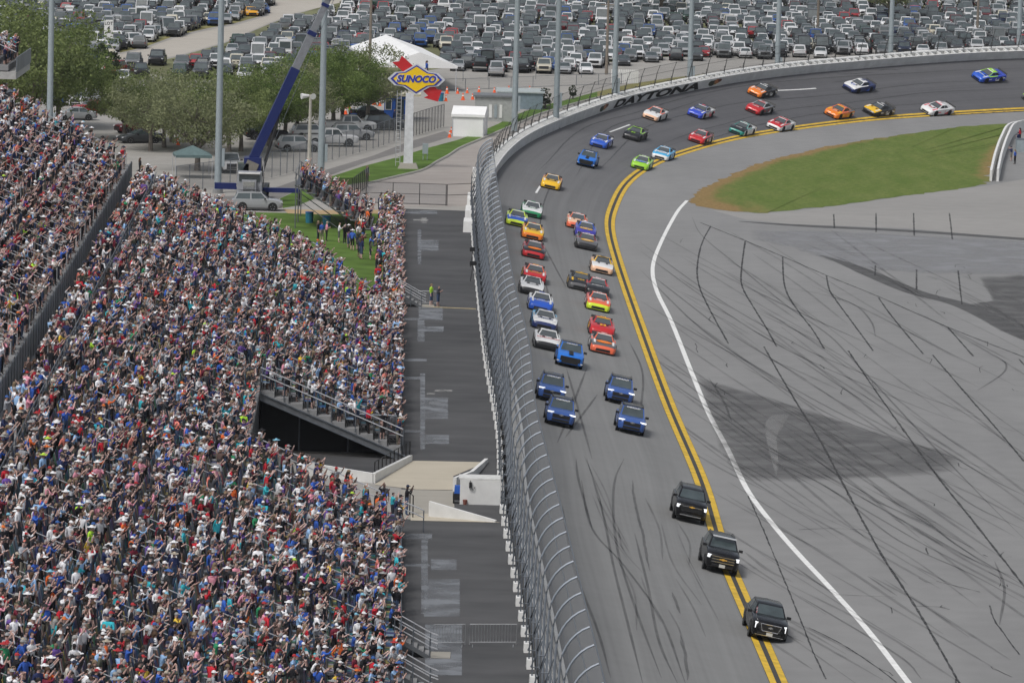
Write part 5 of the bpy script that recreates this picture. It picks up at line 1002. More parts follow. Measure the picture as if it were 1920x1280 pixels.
cart = empty('tool_cart', G(860, 943)); tag(cart, 'blue topped cart on black wheels beside the white equipment box', 'cart'); BLUEP = mat('blue_plastic', (.02, .10, .42), .5)
MB().box((0, 0, .78), (.52, .5, .42), taper=.92).build('bin', BLUEP, cart); MB().box((0, 0, .38), (.66, .55, .34)).build('chassis', TRIM, cart)
for x in (-.28, .28):
    for y in (-.2, .2): MB().tube([(x-.04, y, .14), (x+.04, y, .14)], .14, 10).build('wheel', TYRE, cart)
# black guard fence by the gap and the chain link screen under the stand
BLK_ST = mat('black_steel', (.015, .015, .016), .5, .3, noise=0)
def post_fence(name, pts, h, spc, pm, mm, label, r=.035, rails=(1.,), cat='fence', group=None, z=GZ):
    o0 = empty(name, Vector(at(*pts[0], z))); tag(o0, label, cat, group); P = resample([(Vector(at(*p, z))-Vector(at(*pts[0], z)))[:] for p in pts], spc)
    pme_ = MB().tube([(0, 0, 0), (0, 0, h)], r, 5).mesh('post', pm)
    for p in P: o = link('post', pme_, o0); o.location = p
    for f in rails: MB().tube([(p[0], p[1], p[2]+h*f) for p in P], r*.7, 5).build('rail', pm, o0)
    if mm:
        b = MB()
        for p in P: b.v += [(p[0], p[1], p[2]+.04), (p[0], p[1], p[2]+h)]
        b.f = [(2*i, 2*i+2, 2*i+3, 2*i+1) for i in range(len(P)-1)]; b.m = [0]*len(b.f); b.build('wire_mesh', mm, o0)
    return o0
WIRE = see_through('chain_link', (.20, .21, .22), .30); WIRED = see_through('dark_screen', (.03, .03, .032), .55)
post_fence('guard_fence', [(702, 902), (716, 893), (768, 862)], 1.1, 1.0, BLK_ST, None, 'black post guard fence along the white ramp wall', rails=(1.,))
post_fence('screen_fence', [(560, 845), (660, 848), (742, 852)], 2.3, 2.6, GALV, WIRED, 'grey framed dark mesh screen below the stand gap', r=.05)
post_fence('guard_fence', [(768, 965), (774, 970)], 1.2, .6, BLK_ST, None, 'short black guard rail beside the photographer')
def barricade(pa, pb, label):
    o0 = empty('barricade', G(*pa)); tag(o0, label, 'barricade', 'steel crowd barricades on the concourse'); d = G(*pb)-G(*pa); b = MB(); ALU = mat('barricade_steel', (.42, .43, .44), .4, .6)
    L_ = d.length; u = d.normalized(); b.tube([(0, 0, .08), (0, 0, 1.05), tuple(u*L_+Vector((0, 0, 1.05))), tuple(u*L_+Vector((0, 0, .08)))], .022, 5).build('frame', ALU, o0); MB().tube([(0, 0, .2), tuple(u*L_+Vector((0, 0, .2)))], .018, 4).build('bottom_rail', ALU, o0)
    bme = MB().tube([(0, 0, .2), (0, 0, 1.05)], .009, 4).mesh('bar', ALU)
    for k in range(1, int(L_/.14)): o = link('bar', bme, o0); o.location = u*k*.14
    for e_ in (.15, L_-.15): MB().tube([tuple(u*e_+Vector((0, -.35, .02))), tuple(u*e_+Vector((0, .35, .02)))], .02, 4).build('foot', ALU, o0)
barricade((812, 1212), (872, 1211), 'steel barricade standing nearest the stand stairs'); barricade((880, 1211), (968, 1211), 'steel barricade touching the white fence blocks'); barricade((784, 572), (824, 573), 'steel barricade in front of the guard in the lime vest')
def stairs(px, py, label):
    o0 = empty('stairs', G(px, py)); tag(o0, label, 'stairs', 'steel stairs down from the stand front')
    sm = MB().box((0, 0, 0), (.32, 1.5, .05)).mesh('step', CONC)
    for k in range(5): o = link('step', sm, o0); o.location = (-.15-k*.30, 0, .17*(k+1)-.06)
    for y in (-.78, .78):
        for h in (.95, .55): MB().tube([(.35, y, h-.12), (.0, y, h+.0), (-1.75, y, h+.95)], .028, 5).build('handrail', RAIL, o0)
        for k in (0, 2.6, 5.5): MB().tube([(-k*.3, y, .0), (-k*.3, y, .95+k*.163)], .028, 5).build('rail_post', GALV, o0)
        MB().box((-.75, y, .42), (1.75, .05, .2), ry=R(29.5)).build('stringer', STL, o0)
    MB().box((.45, 0, .03), (1.0, 1.6, .05)).build('landing', PALE, o0)
stairs(806, 1228, 'steel stairs with handrails behind the barricades'); stairs(806, 1296, 'steel stairs with handrails with pale patch beside them'); stairs(790, 574, 'steel stairs with handrails beside the guard in the lime vest')
ho = MB(); ho.tube([G(798, 576)+Vector((0, 0, .03)), G(892, 580)+Vector((0, 0, .03))], .05, 6); hob = ho.build('cable_ramp', mat('tan_cable_ramp', (.36, .30, .18), .8)); tag(hob, 'thin tan cable cover across the concourse', 'cable cover')
lone(tuple(G(808, 573)), -.4, 'beside steel barricade', 'lime', var=4, group='concourse staff'); lone(tuple(G(821, 575)), -.6, 'leaning over barricade', 'charcoal', var=8, group='concourse staff'); lone(tuple(G(762, 966)), .2, 'by black guard rail', 'black', var=3, group='concourse staff')
# media gear, boxes and barrier blocks along the foot of the fence
for (px, py, sx, sy, sz, nm, lb) in ((895, 346, 1.0, 1.4, 1.5, 'cabinet', 'tall white cabinet behind the arched fence'), (884, 392, .85, 7., .9, 'barrier_block', 'long white barrier block, farthest of three by the fence'), (881, 415, .9, 6., .9, 'barrier_block', 'long white barrier block, middle of three by the fence'), (879, 436, 1.0, 4., .9, 'barrier_block', 'long white barrier block, nearest of three by the fence')):
    o = MB().box((0, 0, sz/2), (sx, sy, sz), taper=.94).build(nm, WHITE); o.location = G(px, py)+Vector((0, sy/2, 0)); tag(o, lb, 'barrier' if nm != 'cabinet' else 'cabinet')
def tripod(px, py, lb):
    o0 = empty('camera_tripod', G(px, py)); tag(o0, lb, 'camera')
    for a_ in (0, 2.1, 4.2): MB().tube([(0, 0, 1.2), (.35*math.cos(a_), .35*math.sin(a_), 0)], .025, 5).build('leg', TRIM, o0)
    MB().box((0, 0, 1.38), (.5, .3, .32)).build('camera_body', TRIM, o0); MB().tube([(.2, 0, 1.38), (.5, 0, 1.38)], .1, 8).build('lens', TRIM, o0)
tripod(886, 500, 'black video camera on tripod at the fence foot'); tripod(886, 527, 'small black camera stand just nearer along the fence foot')
# ================================================================ lawns, roads
GRASS = mat('lawn_grass', (.085, .145, .03), .95, noise=.28, scale=.35, spec=.1); DRYG = mat('verge_grass', (.20, .185, .075), .95, noise=.25, scale=.5, spec=.1); DIRT = mat('tan_dirt', (.40, .29, .16), .95, noise=.15)
lawn = lambda nm, poly, dz, m: struct(sheet(nm, poly, GZ+dz, m))
lawn('lawn', [(470, 398), (580, 400), (752, 396), (752, 500), (752, 610), (600, 520), (420, 420)], .010, GRASS)
lawn('dirt_path', [(530, 392), (600, 394), (752, 393), (752, 400), (600, 402), (540, 400)], .016, DIRT)
lawn('grass_bank', [(525, 372), (600, 338), (680, 312), (745, 295), (800, 278), (860, 262), (905, 245), (935, 232), (960, 218), (1010, 200), (1060, 188), (1120, 172), (1120, 182), (1080, 192), (1010, 213), (975, 228), (935, 245), (895, 262), (860, 277), (840, 290), (815, 303), (790, 318), (740, 330), (700, 339), (640, 348), (600, 368), (560, 385), (530, 390)], .012, GRASS)
lawn('verge', [(1120, 172), (1180, 158), (1260, 146), (1330, 138), (1330, 143), (1260, 153), (1180, 167), (1120, 182)], .014, DRYG)
kerb = catmull([tuple(G(*p)[:2]) for p in ((690, 345), (740, 333), (792, 320), (818, 305), (842, 292), (862, 279), (897, 264), (937, 247), (977, 230), (1012, 215), (1082, 194), (1130, 182))], 6); b = MB(); b.tube([(p[0], p[1], GZ+.05) for p in kerb], .14, 6); struct(b.build('kerb', mat('kerb_stone', (.34, .33, .30), .8)))
lawn('service_road', [(640, 352), (700, 341), (742, 334), (794, 322), (820, 307), (844, 294), (864, 281), (899, 266), (939, 249), (979, 232), (1014, 217), (1050, 205), (1000, 235), (950, 290), (930, 330), (905, 386), (752, 388), (640, 386)], .008, A_ROAD)
lawn('side_road', [(300, 372), (470, 366), (528, 348), (600, 322), (700, 292), (760, 268), (834, 246), (850, 255), (760, 283), (700, 300), (600, 335), (520, 374), (440, 398), (300, 400)], .006, asphalt('worn_side_road', (.14, .135, .13), (.21, .2, .19), .3, uv=False))
ROADP = [(520, -60), (512, 0), (500, 30), (440, 46), (390, 55), (329, 69), (269, 91), (215, 102), (150, 116), (120, 172), (171, 166), (232, 147), (279, 134), (336, 124), (420, 100), (497, 68), (551, 47), (640, 22), (720, -60)]
lawn('lot_road', [(520, -20), (512, 0), (504, 30), (440, 48), (390, 57), (329, 71), (269, 93), (215, 104), (150, 118), (140, 158), (171, 146), (232, 127), (279, 114), (336, 104), (420, 80), (497, 47), (551, 26), (640, 5), (680, -20)], .009, asphalt('lot_road_surface', (.36, .33, .285), (.45, .42, .37), .3, uv=False))
lawn('lot_verge', [(497, 28), (440, 44), (390, 53), (329, 67), (269, 89), (225, 99), (225, 95), (269, 84), (329, 62), (390, 48), (440, 39), (490, 24)], .012, DRYG)
LOTG = mat('lot_turf', (.15, .155, .085), .95, noise=.3, scale=.12, spec=.1)
lawn('lot_ground', [(640, 3), (551, 28), (497, 49), (420, 82), (336, 106), (240, 128), (330, 150), (690, 150), (830, 128), (1130, 118), (1330, 100), (2300, 60), (2300, -40), (680, -40)], .007, LOTG)
lawn('lot_ground', [(505, -40), (502, 20), (440, 40), (329, 64), (225, 96), (-300, 120), (-300, -40)], .0075, LOTG)
# ================================================================ light poles
POLE = mat('pole_steel', (.33, .38, .40), .55, .3, noise=.06)
def light_pole(p, lb, h=34., r0=.32, r1=.2):
    o0 = empty('light_pole', p); tag(o0, lb, 'light pole', 'tall floodlight poles'); MB().tube([(0, 0, 0), (0, 0, h*.5), (0, 0, h)], [r0, (r0+r1)/2, r1], 12).build('shaft', POLE, o0, 40); MB().tube([(0, 0, -.3), (0, 0, .35)], r0*1.5, 12).build('base', CONC, o0); MB().box((r0+.12, -.1, 3.2), (.25, .4, 1.6)).build('junction_box', POLE, o0)
    for k in range(3): MB().box((0, -.3, h-.4-k*.9), (3.2, .5, .45)).build('lamp_bank', POLE, o0)
light_pole(G(408, 362), 'tall grey light pole beside the crane truck'); light_pole(G(601, 352), 'tall grey light pole behind the small bleacher'); light_pole(G(964, 252), 'tall grey light pole by the white frame tent'); light_pole(G(92, 290), 'tall grey light pole behind the upper stand')
for px, lb in ((1042, 'tall grey light pole by the small evergreen'), (1151, 'tall grey light pole beside the white picket panel'), (1292, 'tall grey light pole right behind the wall lettering end'), (1456, 'tall grey light pole behind the wall past the second emblem'), (1668, 'tall grey light pole below the lone lot tree'), (1908, 'tall grey light pole at the far end of the turn')):
    i = min(range(I_TALL, len(YC)-2), key=lambda i: (pix(tpt(i, TW, .5))[0]-px)**2); q = tpt(i, TW+7.5); light_pole(at_y(px, q.y+2, GZ), lb)
WOOD = mat('pole_timber', (.20, .17, .14), .9, noise=.15)
for px, py, h, lb in ((692, 176, 12, 'weathered timber utility pole behind the big white tent'), (1137, 140, 9, 'thin timber utility pole behind the turn'), (1533, 60, 9, 'thin timber utility pole far in the car park'), (1832, 70, 9, 'thin timber utility pole near the end of the turn')):
    o0 = empty('utility_pole', G(px, py)); tag(o0, lb, 'utility pole'); MB().tube([(0, 0, 0), (0, 0, h)], [.2, .13], 8).build('shaft', WOOD, o0); MB().box((0, 0, h-.5), (1.8, .12, .12)).build('crossarm', WOOD, o0)
for px, py, lb in ((579, 330, 'concrete lamp post with white twin floodlights by the chain link fence'),):
    o0 = empty('lamp_post', G(px, py)); tag(o0, lb, 'lamp post'); MB().tube([(0, 0, 0), (0, 0, 7.6)], [.2, .12], 8).build('shaft', mat('post_concrete', (.42, .40, .35), .8), o0)
    for s_ in (-1, 1): MB().tube([(s_*.15, 0, 7.5), (s_*.55-.3, -.25, 7.45)], [.12, .3], 10).build('floodlight', WHITE, o0)
# ================================================================ fuel sign
sg = empty('roadside_sign', G(764, 316)); tag(sg, 'yellow and blue diamond fuel sign with red arrow on a white pylon', 'sign')
SGY = mat('sign_yellow', (.85, .55, .01), .4, noise=0); SGB = mat('sign_blue', (.035, .05, .33), .4, noise=0); SGR = mat('sign_red', (.50, .02, .025), .4, noise=0); SGW = mat('sign_silver', (.62, .63, .66), .4, .2, 0.)
zc_ = 8.55; SGROT = .0
def sign_poly(name, pts, y0, y1, m):
    n = len(pts); vs_ = [(x, y0, z) for x, z in pts]+[(x, y1, z) for x, z in pts]; return MB().add(vs_, [tuple(range(n)), tuple(reversed(range(n, 2*n)))]+[(i, n+i, n+(i+1) % n, (i+1) % n) for i in range(n)]).build(name, m, sg)
MB().box((.05, .1, 3.6), (.9, .7, 7.2), taper=.82).build('pylon', mat('pylon_paint', (.60, .61, .63), .5), sg); MB().box((.05, .1, .25), (2.0, 1.5, .55), taper=.75).build('footing', PALE, sg)
def hexa(k, dx=0.): return [(-2.75*k, 0), (-2.1*k, .62*k), (-1.25*k, .72*k), (0, 1.5*k), (1.25*k, .72*k), (2.1*k, .62*k), (2.75*k, 0), (2.1*k, -.62*k), (1.25*k, -.72*k), (0, -1.5*k), (-1.25*k, -.72*k), (-2.1*k, -.62*k)]
off = lambda P, dz=0.: [(x+.65, z+zc_+dz) for x, z in P]
sign_poly('arrow', [(x+.65, z+zc_) for x, z in ((-2.35, 1.55), (-1.7, 1.65), (-1.45, 2.2), (-.75, 1.6), (2.0, -.9), (2.45, -1.0), (2.1, -2.1), (.75, -1.75), (1.15, -1.55), (-1.6, .95))], .02, .22, SGR)
sign_poly('sign_back', off(hexa(1.0)), -.16, .0, SGW); sign_poly('sign_border', off(hexa(.9)), -.19, -.165, SGB); sign_poly('sign_face', off(hexa(.80)), -.22, -.195, SGY)
for nm, m, sz, yy in (('lettering_outline', SGW, .98, -.225), ('lettering', SGB, .92, -.245)):
    me = text_mesh('SUNOCO', sz, .01, 0, .25); me.materials.clear(); me.materials.append(m); o = link(nm, me, sg); o.matrix_local = Matrix.Translation((.62, yy, zc_)) @ Matrix.Rotation(math.pi/2, 4, 'X') @ Matrix.Diagonal((.93, .95, 1, 1))
for x in (-.75, -1.15): MB().tube([(x, .2, .2), (x, .2, 7.4)], .03, 5).build('ladder_rail', RAIL, sg)
for k in range(18): MB().tube([(-1.15, .2, .6+k*.38), (-.75, .2, .6+k*.38)], .018, 4).build('ladder_rung', RAIL, sg)
ub = empty('utility_box', G(797, 300)); tag(ub, 'grey utility box on legs in the grass beside the fuel sign', 'utility box'); MB().box((0, 0, 1.1), (.55, .3, 1.0)).build('case', POLE, ub)
for x in (-.2, .2): MB().tube([(x, 0, 0), (x, 0, .7)], .04, 5).build('leg', POLE, ub)
lone((G(764, 316)+Vector((1.6, .45, zc_+.05)))[:], -.3, 'on top of fuel sign', 'blue', var=4, group='people on the sign')
# ================================================================ fences outside
post_fence('chain_link_fence', [(330, 362), (400, 352), (470, 343), (528, 329), (596, 307), (700, 279), (758, 259)], 2.4, 2.6, GALV, WIRE, 'long chain link fence in front of the parked cars and trees')
post_fence('chain_link_fence', [(775, 256), (800, 248), (832, 238)], 2.4, 1.4, DKG, WIRE, 'dark chain link fence between the fuel sign and white tent')
post_fence('black_fence', [(686, 381), (760, 383), (836, 386)], 1.9, 2.3, BLK_ST, WIRE, 'black tubular fence across the end of the concourse', rails=(1., .5, .05))
post_fence('black_fence', [(838, 386), (888, 384)], 1.9, 2.6, BLK_ST, None, 'black gate section closing the concourse at the fence', rails=(1., .5))
post_fence('black_fence', [(600, 372), (660, 372), (690, 350)], 1.8, 1.6, BLK_ST, WIRED, 'black mesh fence behind the small bleacher', rails=(1., .05))
post_fence('barrier_fence', [(826, 170), (900, 168), (1000, 164), (1100, 160), (1165, 158)], 1.3, 3.3, GALV, see_through('fine_mesh', (.4, .4, .4), .1), 'low temporary mesh fence in front of the first parked row', r=.035, rails=(1., .05))
post_fence('barrier_fence', [(868, 152), (960, 150), (1090, 146)], 1.3, 3.6, GALV, None, 'low temporary rail fence right at the first parked cars', r=.03, rails=(1.,))
# ================================================================ tents, booth, small buildings
TENT = mat('tent_canvas', (.78, .78, .77), .7, noise=.05, scale=.6)
def gable_tent(name, p, w, d, h, rise, rot, lb, sides=True, m=TENT):
    o0 = empty(name, p, rot); tag(o0, lb, 'tent'); x, y = w/2, d/2; ov = .15
    MB().add([(-x-ov, -y-ov, h), (x+ov, -y-ov, h), (x+ov, y+ov, h), (-x-ov, y+ov, h), (-x-ov, 0, h+rise), (x+ov, 0, h+rise), (-x-ov, -y-ov, h-.28), (x+ov, -y-ov, h-.28), (-x-ov, y+ov, h-.28), (x+ov, y+ov, h-.28)], [(0, 1, 5, 4), (2, 3, 4, 5), (0, 4, 3), (1, 2, 5), (0, 6, 7, 1), (2, 9, 8, 3), (1, 7, 9, 2), (3, 8, 6, 0)]).build('roof', m, o0)
    for a_ in (-x, x):
        for c_ in (-y, y): MB().tube([(a_, c_, 0), (a_, c_, h)], .06, 6).build('leg', RAIL, o0)
    if sides:
        for P in ([(-x, -y, 0), (x, -y, 0), (x, -y, h), (-x, -y, h)], [(-x, y, 0), (-x, -y, 0), (-x, -y, h), (-x, y, h)], [(x, -y, 0), (x, y, 0), (x, y, h), (x, -y, h)]): MB().add(P, [(0, 1, 2, 3)]).build('side_panel', m, o0)
    return o0
gable_tent('marquee', G(786, 172)+Vector((-2.4, 17, 0)), 34, 8.5, 3.0, 1.5, R(98), 'large white gabled marquee at the edge of the parked cars', False)
gable_tent('frame_tent', G(880, 257)+Vector((0, 2, 0)), 3.2, 3.2, 2.3, .75, R(-6), 'white enclosed frame tent on the paving by the grass bank')
def popup(p, lb, m, w=3.4):
    o0 = empty('canopy', p, R(8)); tag(o0, lb, 'canopy'); x = w/2
    MB().add([(-x, -x, 2.2), (x, -x, 2.2), (x, x, 2.2), (-x, x, 2.2), (0, 0, 3.0), (-x, -x, 1.95), (x, -x, 1.95), (x, x, 1.95), (-x, x, 1.95)], [(0, 1, 4), (1, 2, 4), (2, 3, 4), (3, 0, 4), (0, 5, 6, 1), (1, 6, 7, 2), (2, 7, 8, 3), (3, 8, 5, 0)]).build('roof', m, o0)
    for a_ in (-x, x):
        for c_ in (-x, x): MB().tube([(a_, c_, 0), (a_, c_, 2.1)], .03, 5).build('leg', RAIL, o0)
popup(G(360, 333), 'grey green pop-up canopy under the oak trees', mat('canopy_cloth', (.10, .15, .15), .8))
bo = empty('ticket_booth', G(741, 224)); tag(bo, 'blue ticket booth with cream flat roof behind the fuel sign', 'booth'); BB = mat('booth_blue', (.025, .11, .45), .6)
MB().box((0, 1.2, 1.25), (2.4, 2.4, 2.5)).build('wall', BB, bo); MB().box((.55, 1.2, 2.62), (4.2, 3.0, .25)).build('roof', mat('cream_roof', (.62, .57, .42), .7), bo); w_ = MB().box((-.75, -.02, 1.55), (.7, .06, 1.1)).build('window', WHITE, bo); MB().box((-.75, -.06, 1.55), (.56, .03, .95)).build('pane', GLASS, w_); MB().box((.45, -.02, 1.1), (.9, .05, 2.1)).build('door', GLASS, bo)
sh_ = empty('small_building', G(928, 228)); tag(sh_, 'small grey service building behind the grass bank', 'building'); GRB = mat('grey_cladding', (.34, .35, .34), .7)
MB().box((0, 2, 1.3), (4.4, 4, 2.6)).build('wall', GRB, sh_); MB().box((0, 2, 2.7), (4.8, 4.4, .2)).build('roof', mat('grey_roof', (.16, .17, .18), .7), sh_)
for k in range(3): MB().box((-.5+k*.55, -.03, 1.1), (.3, .08, 1.4)).build('shutter', WHITE if k % 2 == 0 else POLE, sh_)
bu = empty('small_building', G(975, 205)); tag(bu, 'low slate blue roofed building beside the light pole', 'building'); MB().box((0, 3, .9), (5.0, 6, 1.8)).build('wall', mat('slate_wall', (.17, .22, .25), .7), bu); MB().box((0, 3, 1.87), (5.4, 6.4, .14)).build('roof', mat('pale_roof', (.36, .40, .40), .7), bu)
pk = empty('picket_panel', G(1172, 156)); tag(pk, 'white picket panel behind the turn fence', 'fence')
pme_ = MB().box((0, 0, .8), (.16, .04, 1.6)).mesh('picket', WHITE)
for k in range(15): o = link('picket', pme_, pk); o.location = (-1.6+k*.22, 0, 0)
MB().box((0, .04, 1.2), (3.4, .04, .1)).build('rail', WHITE, pk)
l4 = empty('lot_sign', G(203, 96)); tag(l4, 'tall white lot number banner standing among the parked cars', 'sign'); MB().box((0, 0, 2.2), (1.15, .1, 3.4)).build('panel', WHITE, l4)
for x in (-.5, .5): MB().tube([(x, .02, 0), (x, .02, .6)], .05, 5).build('leg', GALV, l4)
for t_, sz, z in (('LOT', .55, 3.45), ('4', .7, 2.85)): me = text_mesh(t_, sz, .01); me.materials.clear(); me.materials.append(LET); o = link('lettering', me, l4); o.matrix_local = Matrix.Translation((0, -.06, z)) @ Matrix.Rotation(math.pi/2, 4, 'X')
MB().box((0, -.06, 2.3), (.5, .02, .06)).build('lettering', LET, l4); MB().tube([(0, -.06, 1.75), (.1, -.06, 1.55), (-.1, -.06, 1.4)], .05, 5).build('symbol', LET, l4)
# cones and bins
CONE = mat('cone_orange', (.80, .11, .02), .6, noise=0); cme = MB().tube([(0, 0, .04), (0, 0, .75)], [.19, .04], 8).box((0, 0, .02), (.46, .46, .05)).mesh('cone', CONE); cband = MB().tube([(0, 0, .42), (0, 0, .55)], [.115, .085], 8).mesh('band', WHITE)
CN = [(838, 176), (858, 176), (876, 175), (898, 175), (927, 174), (954, 174), (993, 172), (836, 190), (868, 188), (886, 187), (897, 187), (927, 186), (979, 185), (1003, 184), (712, 199), (702, 197), (843, 258), (846, 250), (410, 48), (330, 265), (334, 272), (655, 203), (648, 215), (728, 205)]
for k, (px, py) in enumerate(CN):
    o0 = empty('traffic_cone', G(px, py)); sc_ = random.uniform(.85, 1.1); o0.scale = (sc_,)*3; w = 'back row of cones on the paving' if k < 7 else ('front row of cones on the paving' if k < 14 else 'cones by booth, tents and trees')
    tag(o0, 'orange traffic cone, one of the %s' % w, 'traffic cone', w); link('cone', cme, o0); link('band', cband, o0)
for px, py, lb in ((693/4.74+680, 190, 'teal round bin beside the white marquee'), (580, 418, 'blue barrel bin beside the small bleacher'), (663, 230, 'blue bin near the fence by the booth'), (612, 426, 'teal cooler box under the bleacher end')):
    o0 = empty('bin', G(px, py)); tag(o0, lb, 'bin'); MB().tube([(0, 0, 0), (0, 0, .9)], [.32, .36], 10).build('barrel', mat('teal_plastic', (.02, .17, .26), .6), o0); MB().tube([(0, 0, .9), (0, 0, .95)], .38, 10).build('rim', BLUEP, o0)
# infield wall at the far right with onlookers
iw = empty('pit_wall', Vector(at(1868, 340, 0))); tag(iw, 'white double pit wall at the edge of the infield grass', 'wall'); pts_ = [(1864, 340), (1872, 305), (1884, 272), (1899, 250), (1940, 243)]; P0 = Vector(at(1868, 340, 0))
for dx, h in ((-.35, 1.15), (.35, 1.3)):
    W_ = resample(catmull([tuple((Vector(at(*p, 0))-P0)[:2]) for p in pts_], 8), 2.); b = MB()
    for p in W_: b.v += [(p[0]+dx-.12, p[1], 0), (p[0]+dx-.12, p[1], h), (p[0]+dx+.12, p[1], h), (p[0]+dx+.12, p[1], 0)]
    n = len(W_); b.f = [(4*i+k, 4*i+4+k, 4*i+4+k+1, 4*i+k+1) for i in range(n-1) for k in range(3)]+[(0, 1, 2, 3)]; b.m = [0]*len(b.f); b.build('wall_run', WHITE, iw)
for px, py, sh, v in ((1896, 302, 'navy', 3), (1903, 308, 'blue', 4), (1912, 268, 'red', 4), (1909, 275, 'navy', 6)): lone(tuple(at(px, py, 0)), 2.6, 'behind pit wall', sh, var=v, group='people behind the pit wall')
stf = empty('equipment_case', Vector(at(1915, 285, 0))); tag(stf, 'grey equipment case behind the pit wall', 'case'); MB().box((0, 0, .7), (1.2, 1.5, 1.4)).build('case', POLE, stf); MB().box((0, 0, 1.42), (1.25, 1.55, .06)).build('lid', GALV, stf)
# ================================================================ small bleacher and people on the lawn
bl = empty('bleacher', G(640, 425)); tag(bl, 'small aluminium bleacher full of people on the lawn', 'bleacher')
for k in range(10):
    MB().box((2.0-k*.62, 3., .45+k*.36), (.6, 12, .06)).build('seat_plank', GALV, bl); MB().box((2.3-k*.62, 3., .12+k*.36), (.5, 12, .06)).build('foot_plank', CONC, bl)
for y in (-2.9, 3., 8.9):
    MB().tube([(2.3, y, .1), (-3.9, y, 3.65)], .06, 5).build('frame', STL, bl); MB().tube([(-3.8, y, 0), (-3.8, y, 4.7)], .05, 5).build('frame', STL, bl); MB().tube([(0, y, 0), (-3.8, y, 2.6)], .04, 5).build('brace', STL, bl)
for z in (4.2, 4.7): MB().tube([(-3.9, -3, z), (-3.9, 9, z)], .03, 5).build('guard_rail', GALV, bl)
for y in (-3, 9): MB().tube([(2.2, y, 1.1), (-3.9, y, 4.7)], .03, 5).build('guard_rail', GALV, bl)
for k in range(10):
    for y in np.arange(-2.7, 8.9, .5):
        if random.random() < .8: add_person(G(640, 425)+Vector((2.25-k*.62, y+random.uniform(-.15, .15), .15+k*.36)), face(), 'small bleacher')
for k in range(34):
    px, py = random.uniform(640, 728), random.uniform(430, 490)
    if py-430 > (px-560)*.5: continue
    add_person(G(px, py), face()+random.choice((0, 0, 1.5)), 'lawn')
for px, py, sh, v in ((603, 452, 'blue', 4), (596, 452, 'black', 4), (612, 452, 'pink', 6), (635, 455, 'white', 8), (658, 462, 'black', 4), (672, 455, 'white', 4), (686, 398, 'khaki' if 0 else 'brown', 4), (700, 462, 'navy', 3), (711, 500, 'black', 10), (262, 330, 'black', 4), (688, 345, 'grey', 4), (432, 42, 'light blue', 6), (655, 222, 'lime', 4), (738, 235, 'navy', 8)):
    lone(tuple(G(px, py)), face(), 'on the ground', sh, var=v, group='people standing about')
# ================================================================ crane truck
ct = empty('crane_truck', G(470, 388)); tag(ct, 'mobile crane truck with blue telescopic boom raised over the trees', 'crane truck'); CBL = mat('crane_blue', (.010, .020, .11), .4, noise=.05); CGR = mat('crane_grey', (.24, .25, .27), .5, .3)
MB().box((0, 5, 1.05), (2.3, 11, .5)).build('chassis', TRIM, ct); cab = MB().box((-.15, .6, 2.1), (2.2, 1.7, 1.9), taper=.94).build('cab', mat('cab_paint', (.30, .31, .33), .4), ct); MB().box((-.15, -.27, 2.55), (1.8, .06, .6)).build('windshield', GLASS, cab); MB().box((-.15, -.35, 2.98), (1.9, .5, .12)).build('visor', WHITE, cab); MB().box((-.15, -.6, 1.75), (1.25, .9, 1.3)).build('hood', mat('cab_paint', (.3, .3, .3)), ct); MB().box((-.15, -1.08, 1.8), (1.0, .06, 1.0)).build('grille', CHROME, ct); MB().box((-.15, -1.05, .95), (2.3, .2, .4)).build('bumper', CHROME, ct)
for s_ in (-1, 1): MB().tube([(-.15+s_*1.15, 1.6, 1.6), (-.15+s_*1.15, 1.6, 3.9)], .07, 6).build('exhaust_stack', CHROME, ct); MB().box((-.15+s_*.85, -1.05, 1.35), (.3, .12, .25)).build('headlight', LAMP, ct)
for y in (-.3, 3.4, 4.8, 8.0, 9.3):
    for s_ in (-1, 1): MB().tube([(s_*.78, y, .52), (s_*1.15, y, .52)], .52, 12).build('wheel', TYRE, ct)
MB().box((1.6, 2.2, 1.35), (5.2, .4, .4)).build('outrigger', CBL, ct); MB().box((-2.0, 2.2, 1.6), (2.6, .4, .55)).build('outrigger', CBL, ct); MB().box((4.1, 2.2, .7), (.25, .3, 1.3)).build('outrigger_jack', TRIM, ct); MB().box((-.1, 4.7, 2.7), (1.5, 2.4, 2.6)).build('turret', CBL, ct); MB().box((-.9, 4.2, 2.9), (1.0, 1.6, 1.2)).build('operator_cab', GLASS, ct)
base = Vector((-.25, 4.4, 3.5)); tip_dir = Vector((7.2, 1.0, 16.3)).normalized()
def boom(a_, b_, w, m, nm):
    p, q = base+tip_dir*a_, base+tip_dir*b_; M_ = tip_dir.to_track_quat('Z', 'Y'); o = MB().box((0, 0, (b_-a_)/2), (w, w*1.15, b_-a_)).build(nm, m, ct); o.location = p; o.rotation_mode = 'QUATERNION'; o.rotation_quaternion = M_
boom(-1.4, 9.2, .70, CBL, 'boom_section'); boom(9.2, 12.6, .58, CGR, 'boom_section'); boom(12.4, 12.8, .68, CBL, 'boom_band'); boom(12.8, 16.2, .46, CGR, 'boom_section'); boom(15.2, 15.5, .56, CBL, 'boom_band'); boom(16.0, 16.8, .75, CBL, 'boom_head'); boom(16.8, 24., .55, CBL, 'boom_section')
MB().tube([base+Vector((.9, -.2, -1.2)), base+tip_dir*5.5+Vector((.35, -.1, 0))], .14, 8).build('lift_cylinder', TRIM, ct); MB().tube([base+Vector((1.0, -.3, -.6)), base+tip_dir*16.4+Vector((.5, -.1, 0))], .02, 4).build('hoist_cable', GALV, ct); MB().box((-.2, 4.0, 3.2), (1.1, 1.2, 1.0), ry=.4).build('boom_foot', mat('foot_tan', (.20, .185, .16), .6), ct)
